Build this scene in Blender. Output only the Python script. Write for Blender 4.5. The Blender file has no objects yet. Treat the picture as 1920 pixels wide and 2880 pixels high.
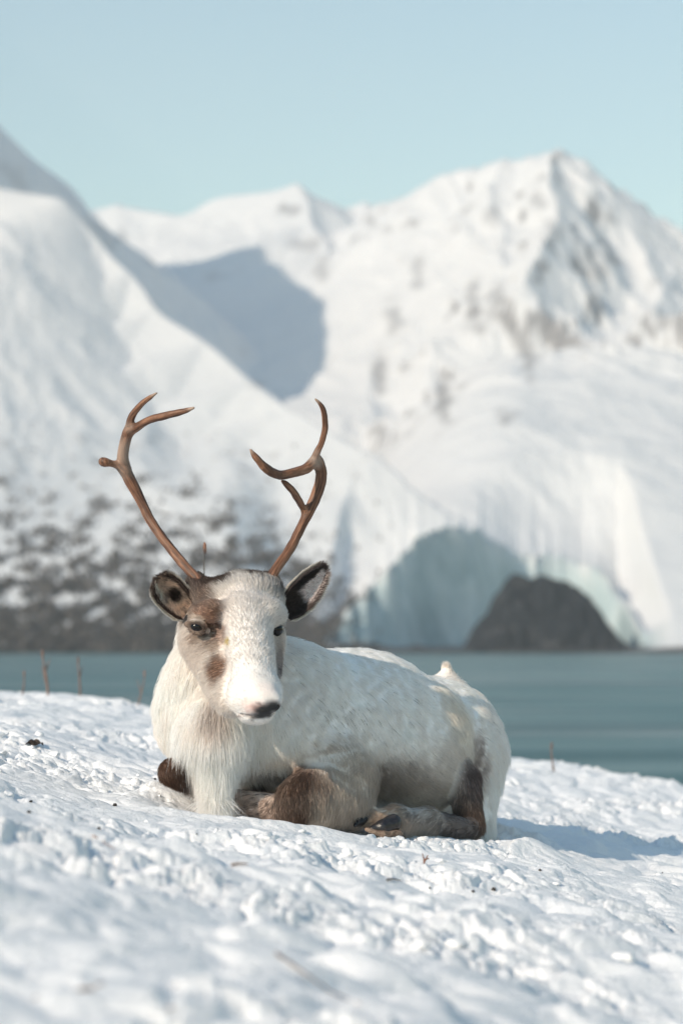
import bpy, math, random
import numpy as np
from mathutils import Vector

# ------------------------------------------------------------------ camera, sky, sun, exposure
F = 6800.0            # focal length in photograph pixels (85 mm on a 24 mm wide frame)
CZ = 4.0              # eye height over the fjord, metres
PITCH = math.atan(365 / F)
C = bpy.context.scene.collection
sc = bpy.context.scene

cam_d = bpy.data.cameras.new('camera')
cam = bpy.data.objects.new('camera', cam_d); C.objects.link(cam)
cam.location = (0, 0, CZ)
cam.rotation_euler = (math.pi / 2 + PITCH, 0, 0)
cam_d.sensor_fit = 'HORIZONTAL'; cam_d.sensor_width = 24; cam_d.lens = 85
cam_d.clip_start = 0.05; cam_d.clip_end = 30000
cam_d.dof.use_dof = True; cam_d.dof.focus_distance = 5.87; cam_d.dof.aperture_fstop = 3.3
sc.camera = cam

SUN = Vector((-0.64, -0.64, 0.46)).normalized()          # towards the sun
el = math.asin(SUN.z); az = math.atan2(SUN.x, SUN.y)
w = bpy.data.worlds.new('World'); sc.world = w; w.use_nodes = True
nt = w.node_tree; nt.nodes.clear()
sky = nt.nodes.new('ShaderNodeTexSky'); sky.sky_type = 'NISHITA'; sky.sun_disc = False
sky.sun_elevation = el; sky.sun_rotation = az % (2 * math.pi)
sky.altitude = 0; sky.air_density = 1.5; sky.dust_density = 0.2; sky.ozone_density = 3.0
tint = nt.nodes.new('ShaderNodeMix'); tint.data_type = 'RGBA'; tint.blend_type = 'MULTIPLY'
tint.inputs['Factor'].default_value = 1.0; tint.inputs['B'].default_value = (.845, .86, .79, 1)
bg = nt.nodes.new('ShaderNodeBackground'); bg.inputs['Strength'].default_value = 0.143
wo = nt.nodes.new('ShaderNodeOutputWorld')
nt.links.new(sky.outputs[0], tint.inputs['A']); nt.links.new(tint.outputs['Result'], bg.inputs['Color'])
nt.links.new(bg.outputs[0], wo.inputs[0])
ld = bpy.data.lights.new('sun', 'SUN'); lo = bpy.data.objects.new('sun', ld); C.objects.link(lo)
ld.energy = 3.4; ld.angle = math.radians(0.53); ld.color = (1.0, 0.85, 0.68)
lo.rotation_euler = SUN.to_track_quat('Z', 'Y').to_euler(); lo.location = (-5, -5, 12)
sc.view_settings.view_transform = 'Standard'; sc.view_settings.look = 'None'
sc.view_settings.exposure = 0.30; sc.view_settings.gamma = 1.0
sc.view_settings.use_curve_mapping = False
sc.cycles.max_bounces = 14; sc.cycles.transmission_bounces = 12; sc.cycles.diffuse_bounces = 10; sc.cycles.transparent_max_bounces = 8

# ------------------------------------------------------------------ small maths helpers
cp, sp = math.cos(PITCH), math.sin(PITCH)
def P(px, py, Y):
    """point of the place seen at photograph pixel (px, py) when it stands Y metres away"""
    xc = (px - 960) / F; yc = (1440 - py) / F
    dx, dy, dz = xc, cp - yc * sp, sp + yc * cp
    return np.array([dx / dy * Y, Y, CZ + dz / dy * Y])
def R(px, Y): return px * Y / F

rng = np.random.default_rng(7)
_perm = np.random.default_rng(11).permutation(256).astype(np.int32)
_perm = np.concatenate([_perm, _perm, _perm])
_g = np.random.default_rng(5).normal(size=(256, 3)).astype(np.float32)
_g /= np.linalg.norm(_g, axis=1, keepdims=True)
def perlin(p, seed=0):
    p = np.asarray(p, np.float32)
    i = np.floor(p).astype(np.int32); f = p - i; u = f * f * f * (f * (f * 6 - 15) + 10)
    i = (i + seed * 37) & 255
    out = 0
    for dx in (0, 1):
        wx = u[:, 0] if dx else 1 - u[:, 0]
        for dy in (0, 1):
            wy = u[:, 1] if dy else 1 - u[:, 1]
            for dz in (0, 1):
                wz = u[:, 2] if dz else 1 - u[:, 2]
                h = _perm[_perm[_perm[(i[:, 0] + dx) & 255] + ((i[:, 1] + dy) & 255)] + ((i[:, 2] + dz) & 255)]
                g = _g[h]
                out = out + wx * wy * wz * (g[:, 0] * (f[:, 0] - dx) + g[:, 1] * (f[:, 1] - dy) + g[:, 2] * (f[:, 2] - dz))
    return out * 1.6
def fbm(p, octaves=4, seed=0, gain=.5, ridged=False):
    p = np.asarray(p, np.float32); out = 0; a = 1; t = 0
    for o in range(octaves):
        n = perlin(p * 2.03 ** o, seed + o)
        if ridged: n = 1 - 2 * np.abs(n)
        out = out + a * n; t += a; a *= gain
    return out / t
def worley2(p, seed=0):
    """distance to nearest and second nearest random site in the plane, and a random value of the nearest"""
    p = np.asarray(p, np.float32); i = np.floor(p).astype(np.int32)
    f1 = np.full(len(p), 9., np.float32); f2 = f1.copy(); idr = np.zeros(len(p), np.float32)
    tab = np.random.default_rng(100 + seed).random((65536, 3)).astype(np.float32)
    for dx in (-1, 0, 1):
        for dy in (-1, 0, 1):
            c = i + [dx, dy]
            h = ((c[:, 0] * 73856093) ^ (c[:, 1] * 19349663)) & 65535
            s = tab[h]
            d = np.hypot(c[:, 0] + s[:, 0] - p[:, 0], c[:, 1] + s[:, 1] - p[:, 1])
            near = d < f1
            f2 = np.where(near, f1, np.minimum(f2, d)); idr = np.where(near, s[:, 2], idr); f1 = np.where(near, d, f1)
    return f1, f2, idr
def smooth01(x, a, b):
    t = np.clip((x - a) / (b - a), 0, 1); return t * t * (3 - 2 * t)
def unit(v): return v / (np.linalg.norm(v, axis=-1, keepdims=True) + 1e-9)

# ------------------------------------------------------------------ object helpers
def tag(o, label=None, cat=None, group=None, kind=None):
    if label: o['label'] = label
    if cat: o['category'] = cat
    if group: o['group'] = group
    if kind: o['kind'] = kind
    return o
def mesh_obj(name, verts, faces, mat, parent=None, smooth=True, attrs=None):
    me = bpy.data.meshes.new(name)
    verts = np.asarray(verts, np.float32); faces = np.asarray(faces, np.int32)
    n = faces.shape[1]
    me.vertices.add(len(verts)); me.vertices.foreach_set('co', verts.ravel())
    me.loops.add(faces.size); me.loops.foreach_set('vertex_index', faces.ravel())
    me.polygons.add(len(faces)); me.polygons.foreach_set('loop_start', np.arange(0, faces.size, n, dtype=np.int32))
    me.polygons.foreach_set('use_smooth', np.full(len(faces), smooth))
    me.update(calc_edges=True); me.validate()
    for k, v in (attrs or {}).items():
        v = np.asarray(v, np.float32)
        if v.ndim == 2:
            a = me.attributes.new(k, 'FLOAT_COLOR', 'POINT')
            a.data.foreach_set('color', np.concatenate([v, np.ones((len(v), 1), np.float32)], 1).ravel())
        else:
            a = me.attributes.new(k, 'FLOAT', 'POINT'); a.data.foreach_set('value', v)
    if mat: me.materials.append(mat)
    o = bpy.data.objects.new(name, me); C.objects.link(o)
    if parent:
        child(o, parent)
    return o
def parent_inv(p):
    from mathutils import Matrix
    while p.parent: p = p.parent          # only the thing's own base is off the origin
    return Matrix.Translation(-p.location) if p.type == 'EMPTY' else Matrix()
def child(o, p):
    """parent o, built in world coordinates, to p"""
    from mathutils import Matrix
    o.parent = p; o.matrix_parent_inverse = Matrix() if p.parent else parent_inv(p)
def empty(name, loc):
    o = bpy.data.objects.new(name, None); o.location = loc; o.empty_display_size = .1; C.objects.link(o); return o
def grid_faces(nr, nc):
    a = np.arange(nr * nc).reshape(nr, nc)
    return np.stack([a[:-1, :-1], a[:-1, 1:], a[1:, 1:], a[1:, :-1]], -1).reshape(-1, 4)

class Mat:
    """tiny node-graph helper"""
    def __init__(s, name):
        s.m = bpy.data.materials.new(name); s.m.use_nodes = True; s.t = s.m.node_tree; s.t.nodes.clear()
        s.out = s.n('ShaderNodeOutputMaterial'); s.b = s.n('ShaderNodeBsdfPrincipled'); s.l(s.b, 0, s.out, 0)
        s.co = s.n('ShaderNodeTexCoord')
    def n(s, t, **k):
        x = s.t.nodes.new(t)
        for a, v in k.items(): setattr(x, a, v)
        return x
    def l(s, a, i, b, j): s.t.links.new(a.outputs[i], b.inputs[j])
    def set(s, **k):
        for a, v in k.items(): s.b.inputs[a.replace('_', ' ')].default_value = v
    def noise(s, scale, detail=4, rough=.55, stretch=None, dist=0):
        x = s.n('ShaderNodeTexNoise'); x.inputs['Scale'].default_value = scale
        x.inputs['Detail'].default_value = detail; x.inputs['Roughness'].default_value = rough; x.inputs['Distortion'].default_value = dist
        if stretch:
            mp = s.n('ShaderNodeMapping'); mp.inputs['Scale'].default_value = stretch
            s.l(s.co, 'Object', mp, 0); s.l(mp, 0, x, 0)
        else: s.l(s.co, 'Object', x, 0)
        return x
    def ramp(s, src, stops, out='Fac'):
        r = s.n('ShaderNodeValToRGB'); e = r.color_ramp.elements
        while len(e) < len(stops): e.new(.5)
        for k, (p, c) in enumerate(stops): e[k].position = p; e[k].color = (*c, 1)
        s.l(src, out, r, 0); return r
    def mix(s, fac, a, b, typ='MIX'):
        x = s.n('ShaderNodeMix', data_type='RGBA', blend_type=typ)
        for inp, v in (('Factor', fac), ('A', a), ('B', b)):
            if isinstance(v, tuple) and hasattr(v[0], 'outputs'): s.l(v[0], v[1], x, inp)
            elif isinstance(v, (int, float)): x.inputs[inp].default_value = v
            else: x.inputs[inp].default_value = (*v, 1)
        return x
    def bump(s, src, strength, dist, out='Fac', prev=None):
        b = s.n('ShaderNodeBump'); b.inputs['Strength'].default_value = strength; b.inputs['Distance'].default_value = dist
        s.l(src, out, b, 'Height')
        if prev: s.l(prev, 0, b, 'Normal')
        s.l(b, 0, s.b, 'Normal'); return b

# ------------------------------------------------------------------ snow in the foreground
def ground_base(x, Y):
    tilt = np.interp(Y, [0, 6.4, 10.5, 60], [.19, .19, .15, .10])
    h = CZ - .445 - tilt * np.clip(x, -9, 9)
    edge = 10.8 + .5 * np.sin(x * .9 + 1)
    t = np.clip(Y - edge, 0, None)
    h = h - .42 * t * t / (t + 2.0)
    return h
def ground_z(x, Y, fine=True):
    x = np.asarray(x, np.float32); Y = np.asarray(Y, np.float32)
    p = np.stack([x, Y, np.zeros_like(x)], -1)
    h = ground_base(x, Y)
    near = smooth01(Y, -1, 1.5)
    h = h + .05 * perlin(p * .9, 3) + .028 * perlin(p * 2.3 + 5, 4)
    if fine:
        warp = p + .035 * np.stack([perlin(p * 9, 21), perlin(p * 9 + 40, 22), np.zeros_like(x)], -1)
        patch = smooth01(perlin(p * 1.7 + 9, 8), -.05, .45)               # where the crust is broken
        calm = 1 - .55 * np.exp(-((x - .0) / .7) ** 2 - ((Y - 5.75) / .5) ** 2)
        b1 = np.abs(perlin(warp * 5.0, 12)); b2 = np.abs(perlin(warp * 12, 13)); b3 = perlin(warp * 31, 14)
        h = h + .030 * calm * (b1 - .2) + (.010 + .010 * patch) * calm * (b2 - .2) + (.002 + .004 * patch) * b3
        h = h + .022 * smooth01(-Y, -5.5, -4.6) * (np.abs(perlin(warp * [5, 6, 1] + 3, 15)) - .2) + .010 * smooth01(-Y, -5.5, -4.8) * perlin(warp * 11, 16)
        f1, f2, idr = worley2(warp[:, :2] * [11, 13], 1)
        chunk = smooth01(f2 - f1, .02, .30)
        h = h + (.002 + .011 * patch) * calm * (chunk * (.4 + idr) - .5)
        f1, f2, idr = worley2(warp[:, :2] * 34 + 7, 2)
        h = h + (.0008 + .005 * patch) * (smooth01(f2 - f1, .02, .3) * (.3 + idr) - .5)
        h = h - .020 * np.exp(-((x - .0) / .75) ** 2 - ((Y - 5.65) / .35) ** 2)
    return h
def press(x, Y, h):
    """the hollow the animal's weight has made, and the low lip of pushed snow round it"""
    ax = (x - .05) * .77 + (Y - 6.18) * .64; bx = -(x - .05) * .64 + (Y - 6.18) * .77
    d = np.sqrt((ax / .60) ** 2 + (bx / .33) ** 2)
    return h - .02 * (1 - smooth01(d, .7, 1.0)) + .018 * np.exp(-((d - 1.08) / .13) ** 2)

ky = np.concatenate([np.linspace(-9, 1.6, 24), np.arange(1.75, 2.4, .03), np.arange(2.4, 5.0, .0115), np.arange(5.0, 7.0, .0065),
                     np.arange(7.0, 11.8, .014), np.geomspace(11.85, 40, 60), [55, 80]])
kx = np.concatenate([-np.geomspace(1.9, .19, 26), np.linspace(-.185, .185, 600), np.geomspace(.19, 1.9, 26)])
GY, GK = np.meshgrid(ky, kx, indexing='ij')
GX = GK * np.maximum(GY, 2.2) * 1.0
gx, gy = GX.ravel(), GY.ravel()
gz = press(gx, gy, ground_z(gx, gy))
m = Mat('snow_crust')
big = m.noise(3.0, 5, .6); fine = m.noise(60, 6, .7); grain = m.noise(420, 3, .6)
cr = m.ramp(big, [(.30, (.86, .875, .89)), (.62, (.91, .915, .92))])
m.l(cr, 0, m.b, 'Base Color'); m.set(Roughness=.62)
m.b.inputs['Specular IOR Level'].default_value = .25
m.b.inputs['Subsurface Weight'].default_value = .0
b1 = m.bump(fine, .55, .012); b2 = m.bump(grain, .5, .003, prev=b1)
M_SNOW = m.m
snow = mesh_obj('snow_ground', np.stack([gx, gy, gz], -1), grid_faces(len(ky), len(kx)), M_SNOW)
tag(snow, 'lumpy wind-crusted snow bank the reindeer lies on', kind='structure')

def gz_at(x, Y):
    x = np.atleast_1d(x); Y = np.atleast_1d(Y)
    return press(x, Y, ground_z(x, Y))

# loose clods of broken crust lying on it
def ico(sub=1):
    t = (1 + 5 ** .5) / 2
    v = [(-1, t, 0), (1, t, 0), (-1, -t, 0), (1, -t, 0), (0, -1, t), (0, 1, t), (0, -1, -t), (0, 1, -t), (t, 0, -1), (t, 0, 1), (-t, 0, -1), (-t, 0, 1)]
    f = [(0, 11, 5), (0, 5, 1), (0, 1, 7), (0, 7, 10), (0, 10, 11), (1, 5, 9), (5, 11, 4), (11, 10, 2), (10, 7, 6), (7, 1, 8),
         (3, 9, 4), (3, 4, 2), (3, 2, 6), (3, 6, 8), (3, 8, 9), (4, 9, 5), (2, 4, 11), (6, 2, 10), (8, 6, 7), (9, 8, 1)]
    v = [np.array(a, float) / np.linalg.norm(a) for a in v]
    for _ in range(sub):
        cache = {}; nf = []
        def mid(a, b):
            k = (min(a, b), max(a, b))
            if k not in cache:
                q = v[a] + v[b]; v.append(q / np.linalg.norm(q)); cache[k] = len(v) - 1
            return cache[k]
        for a, b, c in f:
            x, y, z = mid(a, b), mid(b, c), mid(c, a); nf += [(a, x, z), (b, y, x), (c, z, y), (x, y, z)]
        f = nf
    return np.array(v), np.array(f)
IV2, IF2 = ico(2)
IV1, IF1 = ico(1)
def clods(n, xr, yr, sr, seed):
    r = np.random.default_rng(seed)
    yy = r.uniform(*yr, n); kk = r.uniform(*xr, n); xx = kk * yy
    s = sr[0] * (sr[1] / sr[0]) ** (r.random(n) ** 2.6)
    pa = perlin(np.stack([xx, yy, 0 * xx], -1) * 1.7 + 9, 8); keep = (r.random(n) < .06 + 1.1 * smooth01(pa, .0, .45))
    xx, yy, s = xx[keep], yy[keep], s[keep]; n = len(xx)
    zz = gz_at(xx, yy)
    q = IV2[None] * np.stack([s * r.uniform(.8, 1.5, n), s * r.uniform(.8, 1.4, n), s * r.uniform(.45, .85, n)], -1)[:, None]
    a = r.uniform(0, 6.28, n); ca, sa = np.cos(a)[:, None], np.sin(a)[:, None]
    q = np.stack([q[..., 0] * ca - q[..., 1] * sa, q[..., 0] * sa + q[..., 1] * ca, q[..., 2]], -1)
    q = q + np.stack([xx, yy, zz + s * .15], -1)[:, None]
    flat = q.reshape(-1, 3); sc_ = np.repeat(s, len(IV2))[:, None]
    nn = np.stack([perlin(flat / sc_ * .9 + k * 31, 40 + k) for k in range(3)], -1)
    flat = flat + nn * sc_ * .42
    return flat, (IF2[None] + (np.arange(n) * len(IV2))[:, None, None]).reshape(-1, 3)
va, fa = clods(900, (-.17, .17), (5.1, 6.9), (.0025, .016), 3)
vb, fb = clods(70, (-.18, .18), (3.2, 5.4), (.005, .024), 4)
o = mesh_obj('snow_clods', np.concatenate([va, vb]), np.concatenate([fa, fb + len(va)]), M_SNOW)
tag(o, 'loose broken clods of crusted snow strewn over the bank', kind='stuff')

# ------------------------------------------------------------------ fjord
m = Mat('fjord_water')
n1 = m.noise(1.0, 3, .5, stretch=(.012, .05, 1)); n2 = m.noise(1.0, 5, .6, stretch=(.35, 1.1, 1)); n3 = m.noise(1.0, 3, .5, stretch=(.02, .11, 1))
c1 = m.ramp(n1, [(.36, (.016, .080, .090)), (.62, (.048, .142, .150))])
m.l(c1, 0, m.b, 'Base Color')
rr = m.n('ShaderNodeMapRange'); rr.inputs['From Min'].default_value = .35; rr.inputs['From Max'].default_value = .65
rr.inputs['To Min'].default_value = .25; rr.inputs['To Max'].default_value = .45
m.l(n3, 'Fac', rr, 'Value'); m.l(rr, 0, m.b, 'Roughness'); m.b.inputs['IOR'].default_value = 1.33
m.b.inputs['Specular IOR Level'].default_value = .22
m.bump(n2, 1.0, .16)
xs = np.concatenate([-np.geomspace(3000, 20, 12), np.geomspace(20, 3000, 12)]); ys = np.array([14, 40, 90, 180, 350, 600, 900, 1200.])
A, B = np.meshgrid(ys, xs, indexing='ij')
o = mesh_obj('water', np.stack([B.ravel(), A.ravel(), 0 * A.ravel()], -1), grid_faces(len(ys), len(xs)), m.m)
tag(o, 'calm teal fjord water', kind='structure')

# ------------------------------------------------------------------ mountains across the fjord: one height field shaped by crest lines
# crest: stations (px, py, distance), slope on its left side, slope on its right side (metres of drop per metre)
crests = [
    # near left shoulder, falling to the right until it meets the shore
    ([(-900, 240, 1750), (-300, 420, 1690), (0, 530, 1610), (150, 565, 1560), (270, 690, 1510), (340, 770, 1460), (440, 870, 1410), (570, 960, 1340), (690, 1070, 1280), (800, 1150, 1230),
      (960, 1235, 1160), (1150, 1330, 1090), (1350, 1400, 1040)], 1.15, .38),
    # dark-sided ridge behind it, its unseen left end raised for valley shade
    ([(-1500, -500, 2250), (-900, -350, 2250), (-300, 60, 2260), (0, 372, 2290), (120, 470, 2400), (220, 575, 2520)], .7, 1.35),
    # unseen steep ridge, added left of the view to shade the valley
    ([(-880, -460, 1750), (-760, -600, 1920), (-740, -570, 2200)], .7, 1.8),
    # middle mountain
    ([(230, 600, 3300), (265, 578, 3350), (330, 567, 3350), (400, 590, 3320), (480, 604, 3280), (560, 575, 3200), (640, 555, 3120), (740, 545, 3020), (820, 526, 2930),
      (890, 562, 2960), (950, 590, 3000), (1010, 576, 3000), (1060, 600, 2950)], .75, .6),
    ([(820, 526, 2930), (880, 620, 2780), (915, 700, 2640), (940, 800, 2480), (975, 930, 2300), (1020, 1060, 2120), (1060, 1150, 1950)], .85, .40),
    ([(1010, 576, 3000), (1060, 700, 2750), (1110, 850, 2500), (1160, 1000, 2280), (1200, 1120, 2080)], .85, .7),
    # right mountain
    ([(1040, 606, 2800), (1090, 572, 2740), (1170, 548, 2650), (1230, 500, 2580), (1280, 478, 2550), (1400, 452, 2520), (1500, 436, 2500), (1565, 424, 2480), (1650, 447, 2470),
      (1695, 520, 2450), (1740, 570, 2440), (1790, 596, 2430), (1850, 645, 2400), (1920, 708, 2360), (2100, 820, 2250), (2700, 1050, 2000), (3500, 1100, 1900)], 1.25, .80),
    ([(1200, 545, 2620), (1240, 680, 2400), (1290, 820, 2230), (1340, 960, 2080), (1400, 1100, 1900), (1460, 1200, 1700)], .85, .75),
    ([(1565, 424, 2480), (1530, 560, 2300), (1495, 700, 2150), (1500, 800, 2050)], 1.1, .8),
    ([(1790, 596, 2430), (1800, 800, 2200), (1850, 1000, 1950)], .8, .6),
    ([(1400, 452, 2520), (1400, 600, 2350), (1380, 720, 2220), (1400, 850, 2080)], .9, .8),
]
ty = np.concatenate([np.linspace(822, 960, 90), np.geomspace(962, 3700, 400)]); tk = np.concatenate([-np.geomspace(.62, .175, 30), np.linspace(-.172, .172, 520), np.geomspace(.175, .62, 30)])
TY, TK = np.meshgrid(ty, tk, indexing='ij'); TX = TK * TY
tp = np.stack([TX.ravel(), TY.ravel()], -1)
SHORE = 835.0
q3 = np.concatenate([tp, np.zeros((len(tp), 1))], 1)
shore = SHORE + 9 * perlin(q3 / 160, 31) + 3 * perlin(q3 / 35, 32)
dsh = tp[:, 1] - shore
warp = np.stack([perlin(q3 / 260, 33), perlin(q3 / 260 + 9, 34)], -1) * 26 + np.stack([perlin(q3 / 80, 35), perlin(q3 / 80 + 9, 36)], -1) * 7
wp = tp + warp * smooth01(tp[:, 1], 1000, 1500)[:, None]
lf_ = 1 - smooth01(tp[:, 0] / tp[:, 1], -.05, .0)
rt_ = smooth01(tp[:, 0] / tp[:, 1], -.02, .075)
H = (.13 + .20 * lf_) * np.clip(dsh, 0, None) ** 1.0 + 6 * perlin(q3 / 200, 37) * smooth01(dsh, 0, 200)
cap = 120 + 220 * rt_
H = cap * np.tanh((H + rt_ * .13 * np.clip(dsh, 0, None)) / cap)
cd = np.full(len(tp), 1e4)
for st, sl, sr in crests:
    W = np.array([P(*s) for s in st]); best = np.full(len(tp), -999.)
    for a, b in zip(W[:-1], W[1:]):
        d = b[:2] - a[:2]; L2 = d @ d; t = ((wp - a[:2]) @ d) / L2; tc = np.clip(t, 0, 1)
        q = wp - a[:2] - tc[:, None] * d; dist = np.linalg.norm(q, axis=1)
        cd = np.minimum(cd, dist)
        sgn = d[0] * q[:, 1] - d[1] * q[:, 0]           # >0: on the left of the direction of travel
        s = sr + (sl - sr) * (.5 + .5 * np.clip(sgn / (math.sqrt(L2) * dist + 1e-3), -1, 1))
        hh = a[2] + tc * (b[2] - a[2]) - s * dist * (1 + .0 * dist) + .12 * np.minimum(dist, 300) ** 2 / 600
        best = np.maximum(best, hh)
    k = 14.0; h_ = np.clip(.5 + .5 * (best - H) / k, 0, 1); H = H * (1 - h_) + best * h_ + k * h_ * (1 - h_)
up = smooth01(H, 15, 120)
rg = fbm(np.stack([(tp[:, 0] + .25 * tp[:, 1]) / 95, tp[:, 1] / 330, H / 300], -1), 5, 41, .5, ridged=True)
off_ = smooth01(cd, 5, 90)
rg2 = fbm(np.stack([(tp[:, 0] + .2 * tp[:, 1]) / 34, tp[:, 1] / 85, H / 90], -1), 3, 44, .55, ridged=True)
right = smooth01(TK.ravel(), -.03, .04) * smooth01(tp[:, 1], 1500, 2000)
H = H + up * off_ * (rg - .3) * (8 + 54 * right) + up * (.25 + .75 * off_) * (rg2 - .2) * (1.5 + 19 * right)
# the scooped hollow by the shore, its walls painted in teal shade, at the right
kx_ = TK.ravel(); px_ = 960 + kx_ * F
arch = 16 * perlin(np.stack([px_ / 40, 0 * px_, 0 * px_], -1), 57) + 6 * perlin(np.stack([px_ / 13, 0 * px_, 0 * px_], -1), 58) + np.interp(px_, [850, 920, 1000, 1090, 1180, 1260, 1350, 1450, 1560, 1680, 1760, 1810, 1860], [1800, 1790, 1700, 1600, 1510, 1480, 1500, 1555, 1565, 1600, 1700, 1785, 1800])
top = (1805 - arch) / F * 905 + CZ + .0                     # height of the rim above the water
inb = smooth01(px_, 905, 960) * (1 - smooth01(px_, 1740, 1800))
fl = perlin(np.stack([px_ / 60 + tp[:, 1] * .02, tp[:, 1] / 60, 0 * px_], -1), 51) + .5 * perlin(np.stack([px_ / 24 + tp[:, 1] * .03, tp[:, 1] / 40, 0 * px_], -1), 52)
wall = np.interp(px_, [840, 905, 1000, 1150, 1300, 1430, 1540, 1640, 1740, 1800], [838, 842, 868, 905, 945, 975, 988, 985, 955, 860]) + 4 * fl
top = (1805 - arch) / F * (wall + 16) + CZ
wt = smooth01(tp[:, 1], wall - 6, wall + 18)
slope_out = .10 * np.clip(tp[:, 1] - wall - 10, 0, None)
inz = smooth01(px_, 850, 930) * (1 - smooth01(px_, 1790, 1900))
back_ = top + (H - top) * smooth01(tp[:, 1], wall + 14, wall + 40 + 200 * smooth01(px_, 850, 1000) * (1 - smooth01(px_, 1760, 1900)))
Hb = np.where(tp[:, 1] < wall + 14, 1.2 + (np.maximum(top, 2) - 1.2) * wt, np.maximum(back_, 1.2 + (np.maximum(top, 2) - 1.2) * wt * (tp[:, 1] < wall + 20)))
H = H * (1 - inz) + Hb * inz
inner_zone = inz
# land starts at the waterline
H = np.where(dsh < 0, -2.0, np.minimum(H, .5 + dsh * .9)) if False else np.where(dsh < 0, -2.0, H * smooth01(dsh, -2, 14) + .4)
TZ = H
Gr = TZ.reshape(TY.shape)
gyy = np.gradient(Gr, axis=0) / np.gradient(TY, axis=0); gxx = np.gradient(Gr, axis=1) / np.gradient(TX, axis=1)
stp = np.hypot(gxx, gyy).ravel()
rn = fbm(np.stack([tp[:, 0] / 42, tp[:, 1] / 70, H / 60], -1), 4, 61)
rock = smooth01(stp * .50 + rn * .95, .66, .98) * smooth01(H, 60, 140) * (.35 + .65 * right)
teal_shade = inner_zone * (1 - smooth01(tp[:, 1], wall + 8, wall + 22 + 8 * fl)) * smooth01(dsh, 6, 16)  # teal shade of the hollow, painted into the snow colour
pyt = 1805 - (TZ - CZ) / tp[:, 1] * F
nb = fbm(np.stack([px_ / 38 + pyt / 60, pyt / 30, 0 * px_], -1), 4, 63)
for a, b, ra, rb, s_ in ((1480, 960, 42, 60, 1.), (1490, 1010, 20, 50, .8), (1245, 1120, 26, 60, 1.), (1065, 1040, 22, 70, .9), (1110, 890, 34, 50, .6), (1345, 920, 40, 20, .8), (1400, 850, 30, 60, .7), (1330, 830, 24, 50, .7),
                         (1680, 750, 34, 50, .8), (1520, 560, 22, 40, .6), (1380, 600, 24, 30, .6), (805, 580, 36, 14, .8), (860, 680, 50, 22, .6), (905, 750, 24, 44, .7), (1175, 760, 20, 60, .6), (1420, 1170, 30, 26, .7),
                         (1040, 615, 20, 16, .8), (1560, 640, 30, 40, .5), (600, 770, 40, 16, .4), (720, 1080, 26, 14, .5), (340, 660, 22, 26, .5)):
    e = np.hypot((px_ - a) / ra, (pyt - b) / rb)
    rock = np.maximum(rock, s_ * .8 * (1 - smooth01(e + 1.3 * nb, .3, 1.4)) * smooth01(tp[:, 1], 1150, 1300))
streak = smooth01(perlin(np.stack([px_ / 34 + (tp[:, 1] - wall) / 55, tp[:, 1] / 300, 0 * px_], -1), 53), -.05, .35) * (1 - smooth01(tp[:, 1], wall + 16, wall + 75)) * smooth01(tp[:, 1], wall, wall + 8)  # painted shade streaks climbing past the rim
teal_shade = np.maximum(teal_shade, .75 * streak * smooth01(px_, 880, 960) * (1 - smooth01(px_, 1700, 1780)))
wd = fbm(np.stack([px_ / 75 + pyt / 120, pyt / 38, 0 * px_], -1), 5, 77, .6)
rock = np.maximum(rock, smooth01(1.5 * wd + .62 * smooth01(pyt, 1300, 1800) - .25, 0, .5) * (1 - smooth01(px_, 760, 980)) * .85 * smooth01(pyt, 1130, 1400))
band = 1 - smooth01(TZ + 1.2 * perlin(q3 / 22, 66), 1.5, 3.0)
band = np.maximum(band, smooth01(wd + .7 * nb + .9 * smooth01(pyt, 1640, 1800) - .45, 0, .35) * (1 - smooth01(px_, 840, 980)) * smooth01(pyt, 1600, 1720))
m = Mat('mountain_snow')
ar = m.n('ShaderNodeAttribute', attribute_name='rock'); ai = m.n('ShaderNodeAttribute', attribute_name='teal_shade'); ab = m.n('ShaderNodeAttribute', attribute_name='shore_band')
nz = m.noise(.02, 6, .6)
sn = m.ramp(nz, [(.3, (.73, .735, .74)), (.7, (.79, .79, .785))])
rk = m.ramp(m.noise(.08, 5, .7), [(.3, (.16, .16, .17)), (.7, (.34, .33, .33))])
x1 = m.mix((ar, 'Fac'), (sn, 0), (rk, 0))
teal_ramp = m.ramp(m.noise(.05, 5, .65, stretch=(1, 1, .5), dist=1.0), [(.30, (.27, .37, .39)), (.50, (.42, .52, .54)), (.70, (.62, .69, .70))])
x2 = m.mix((ai, 'Fac'), (x1, 2), (teal_ramp, 0))
bd = m.ramp(m.noise(.3, 5, .7, stretch=(1, 1, 3)), [(.35, (.035, .038, .045)), (.6, (.10, .095, .095)), (.75, (.35, .34, .33))])
x3 = m.mix((ab, 'Fac'), (x2, 2), (bd, 0)); m.l(x3, 2, m.b, 'Base Color'); m.set(Roughness=.85)
m.b.inputs['Specular IOR Level'].default_value = .15
m.bump(m.noise(.12, 6, .65), .6, 2.0)
mo = mesh_obj('mountains', np.concatenate([tp, TZ[:, None]], 1), grid_faces(len(ty), len(tk)), m.m, attrs={'rock': rock, 'teal_shade': teal_shade, 'shore_band': band})
tag(mo, 'steep snow-covered mountains rising from the far shore of the fjord', kind='structure')
def terr(x, Y):
    k = np.asarray(x) / np.asarray(Y)
    i = np.clip(np.interp(Y, ty, np.arange(len(ty))), 0, len(ty) - 1.001); j = np.clip(np.interp(k, tk, np.arange(len(tk))), 0, len(tk) - 1.001)
    i0, j0 = i.astype(int), j.astype(int); a, b = i - i0, j - j0
    return Gr[i0, j0] * (1 - a) * (1 - b) + Gr[i0 + 1, j0] * a * (1 - b) + Gr[i0, j0 + 1] * (1 - a) * b + Gr[i0 + 1, j0 + 1] * a * b

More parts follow.
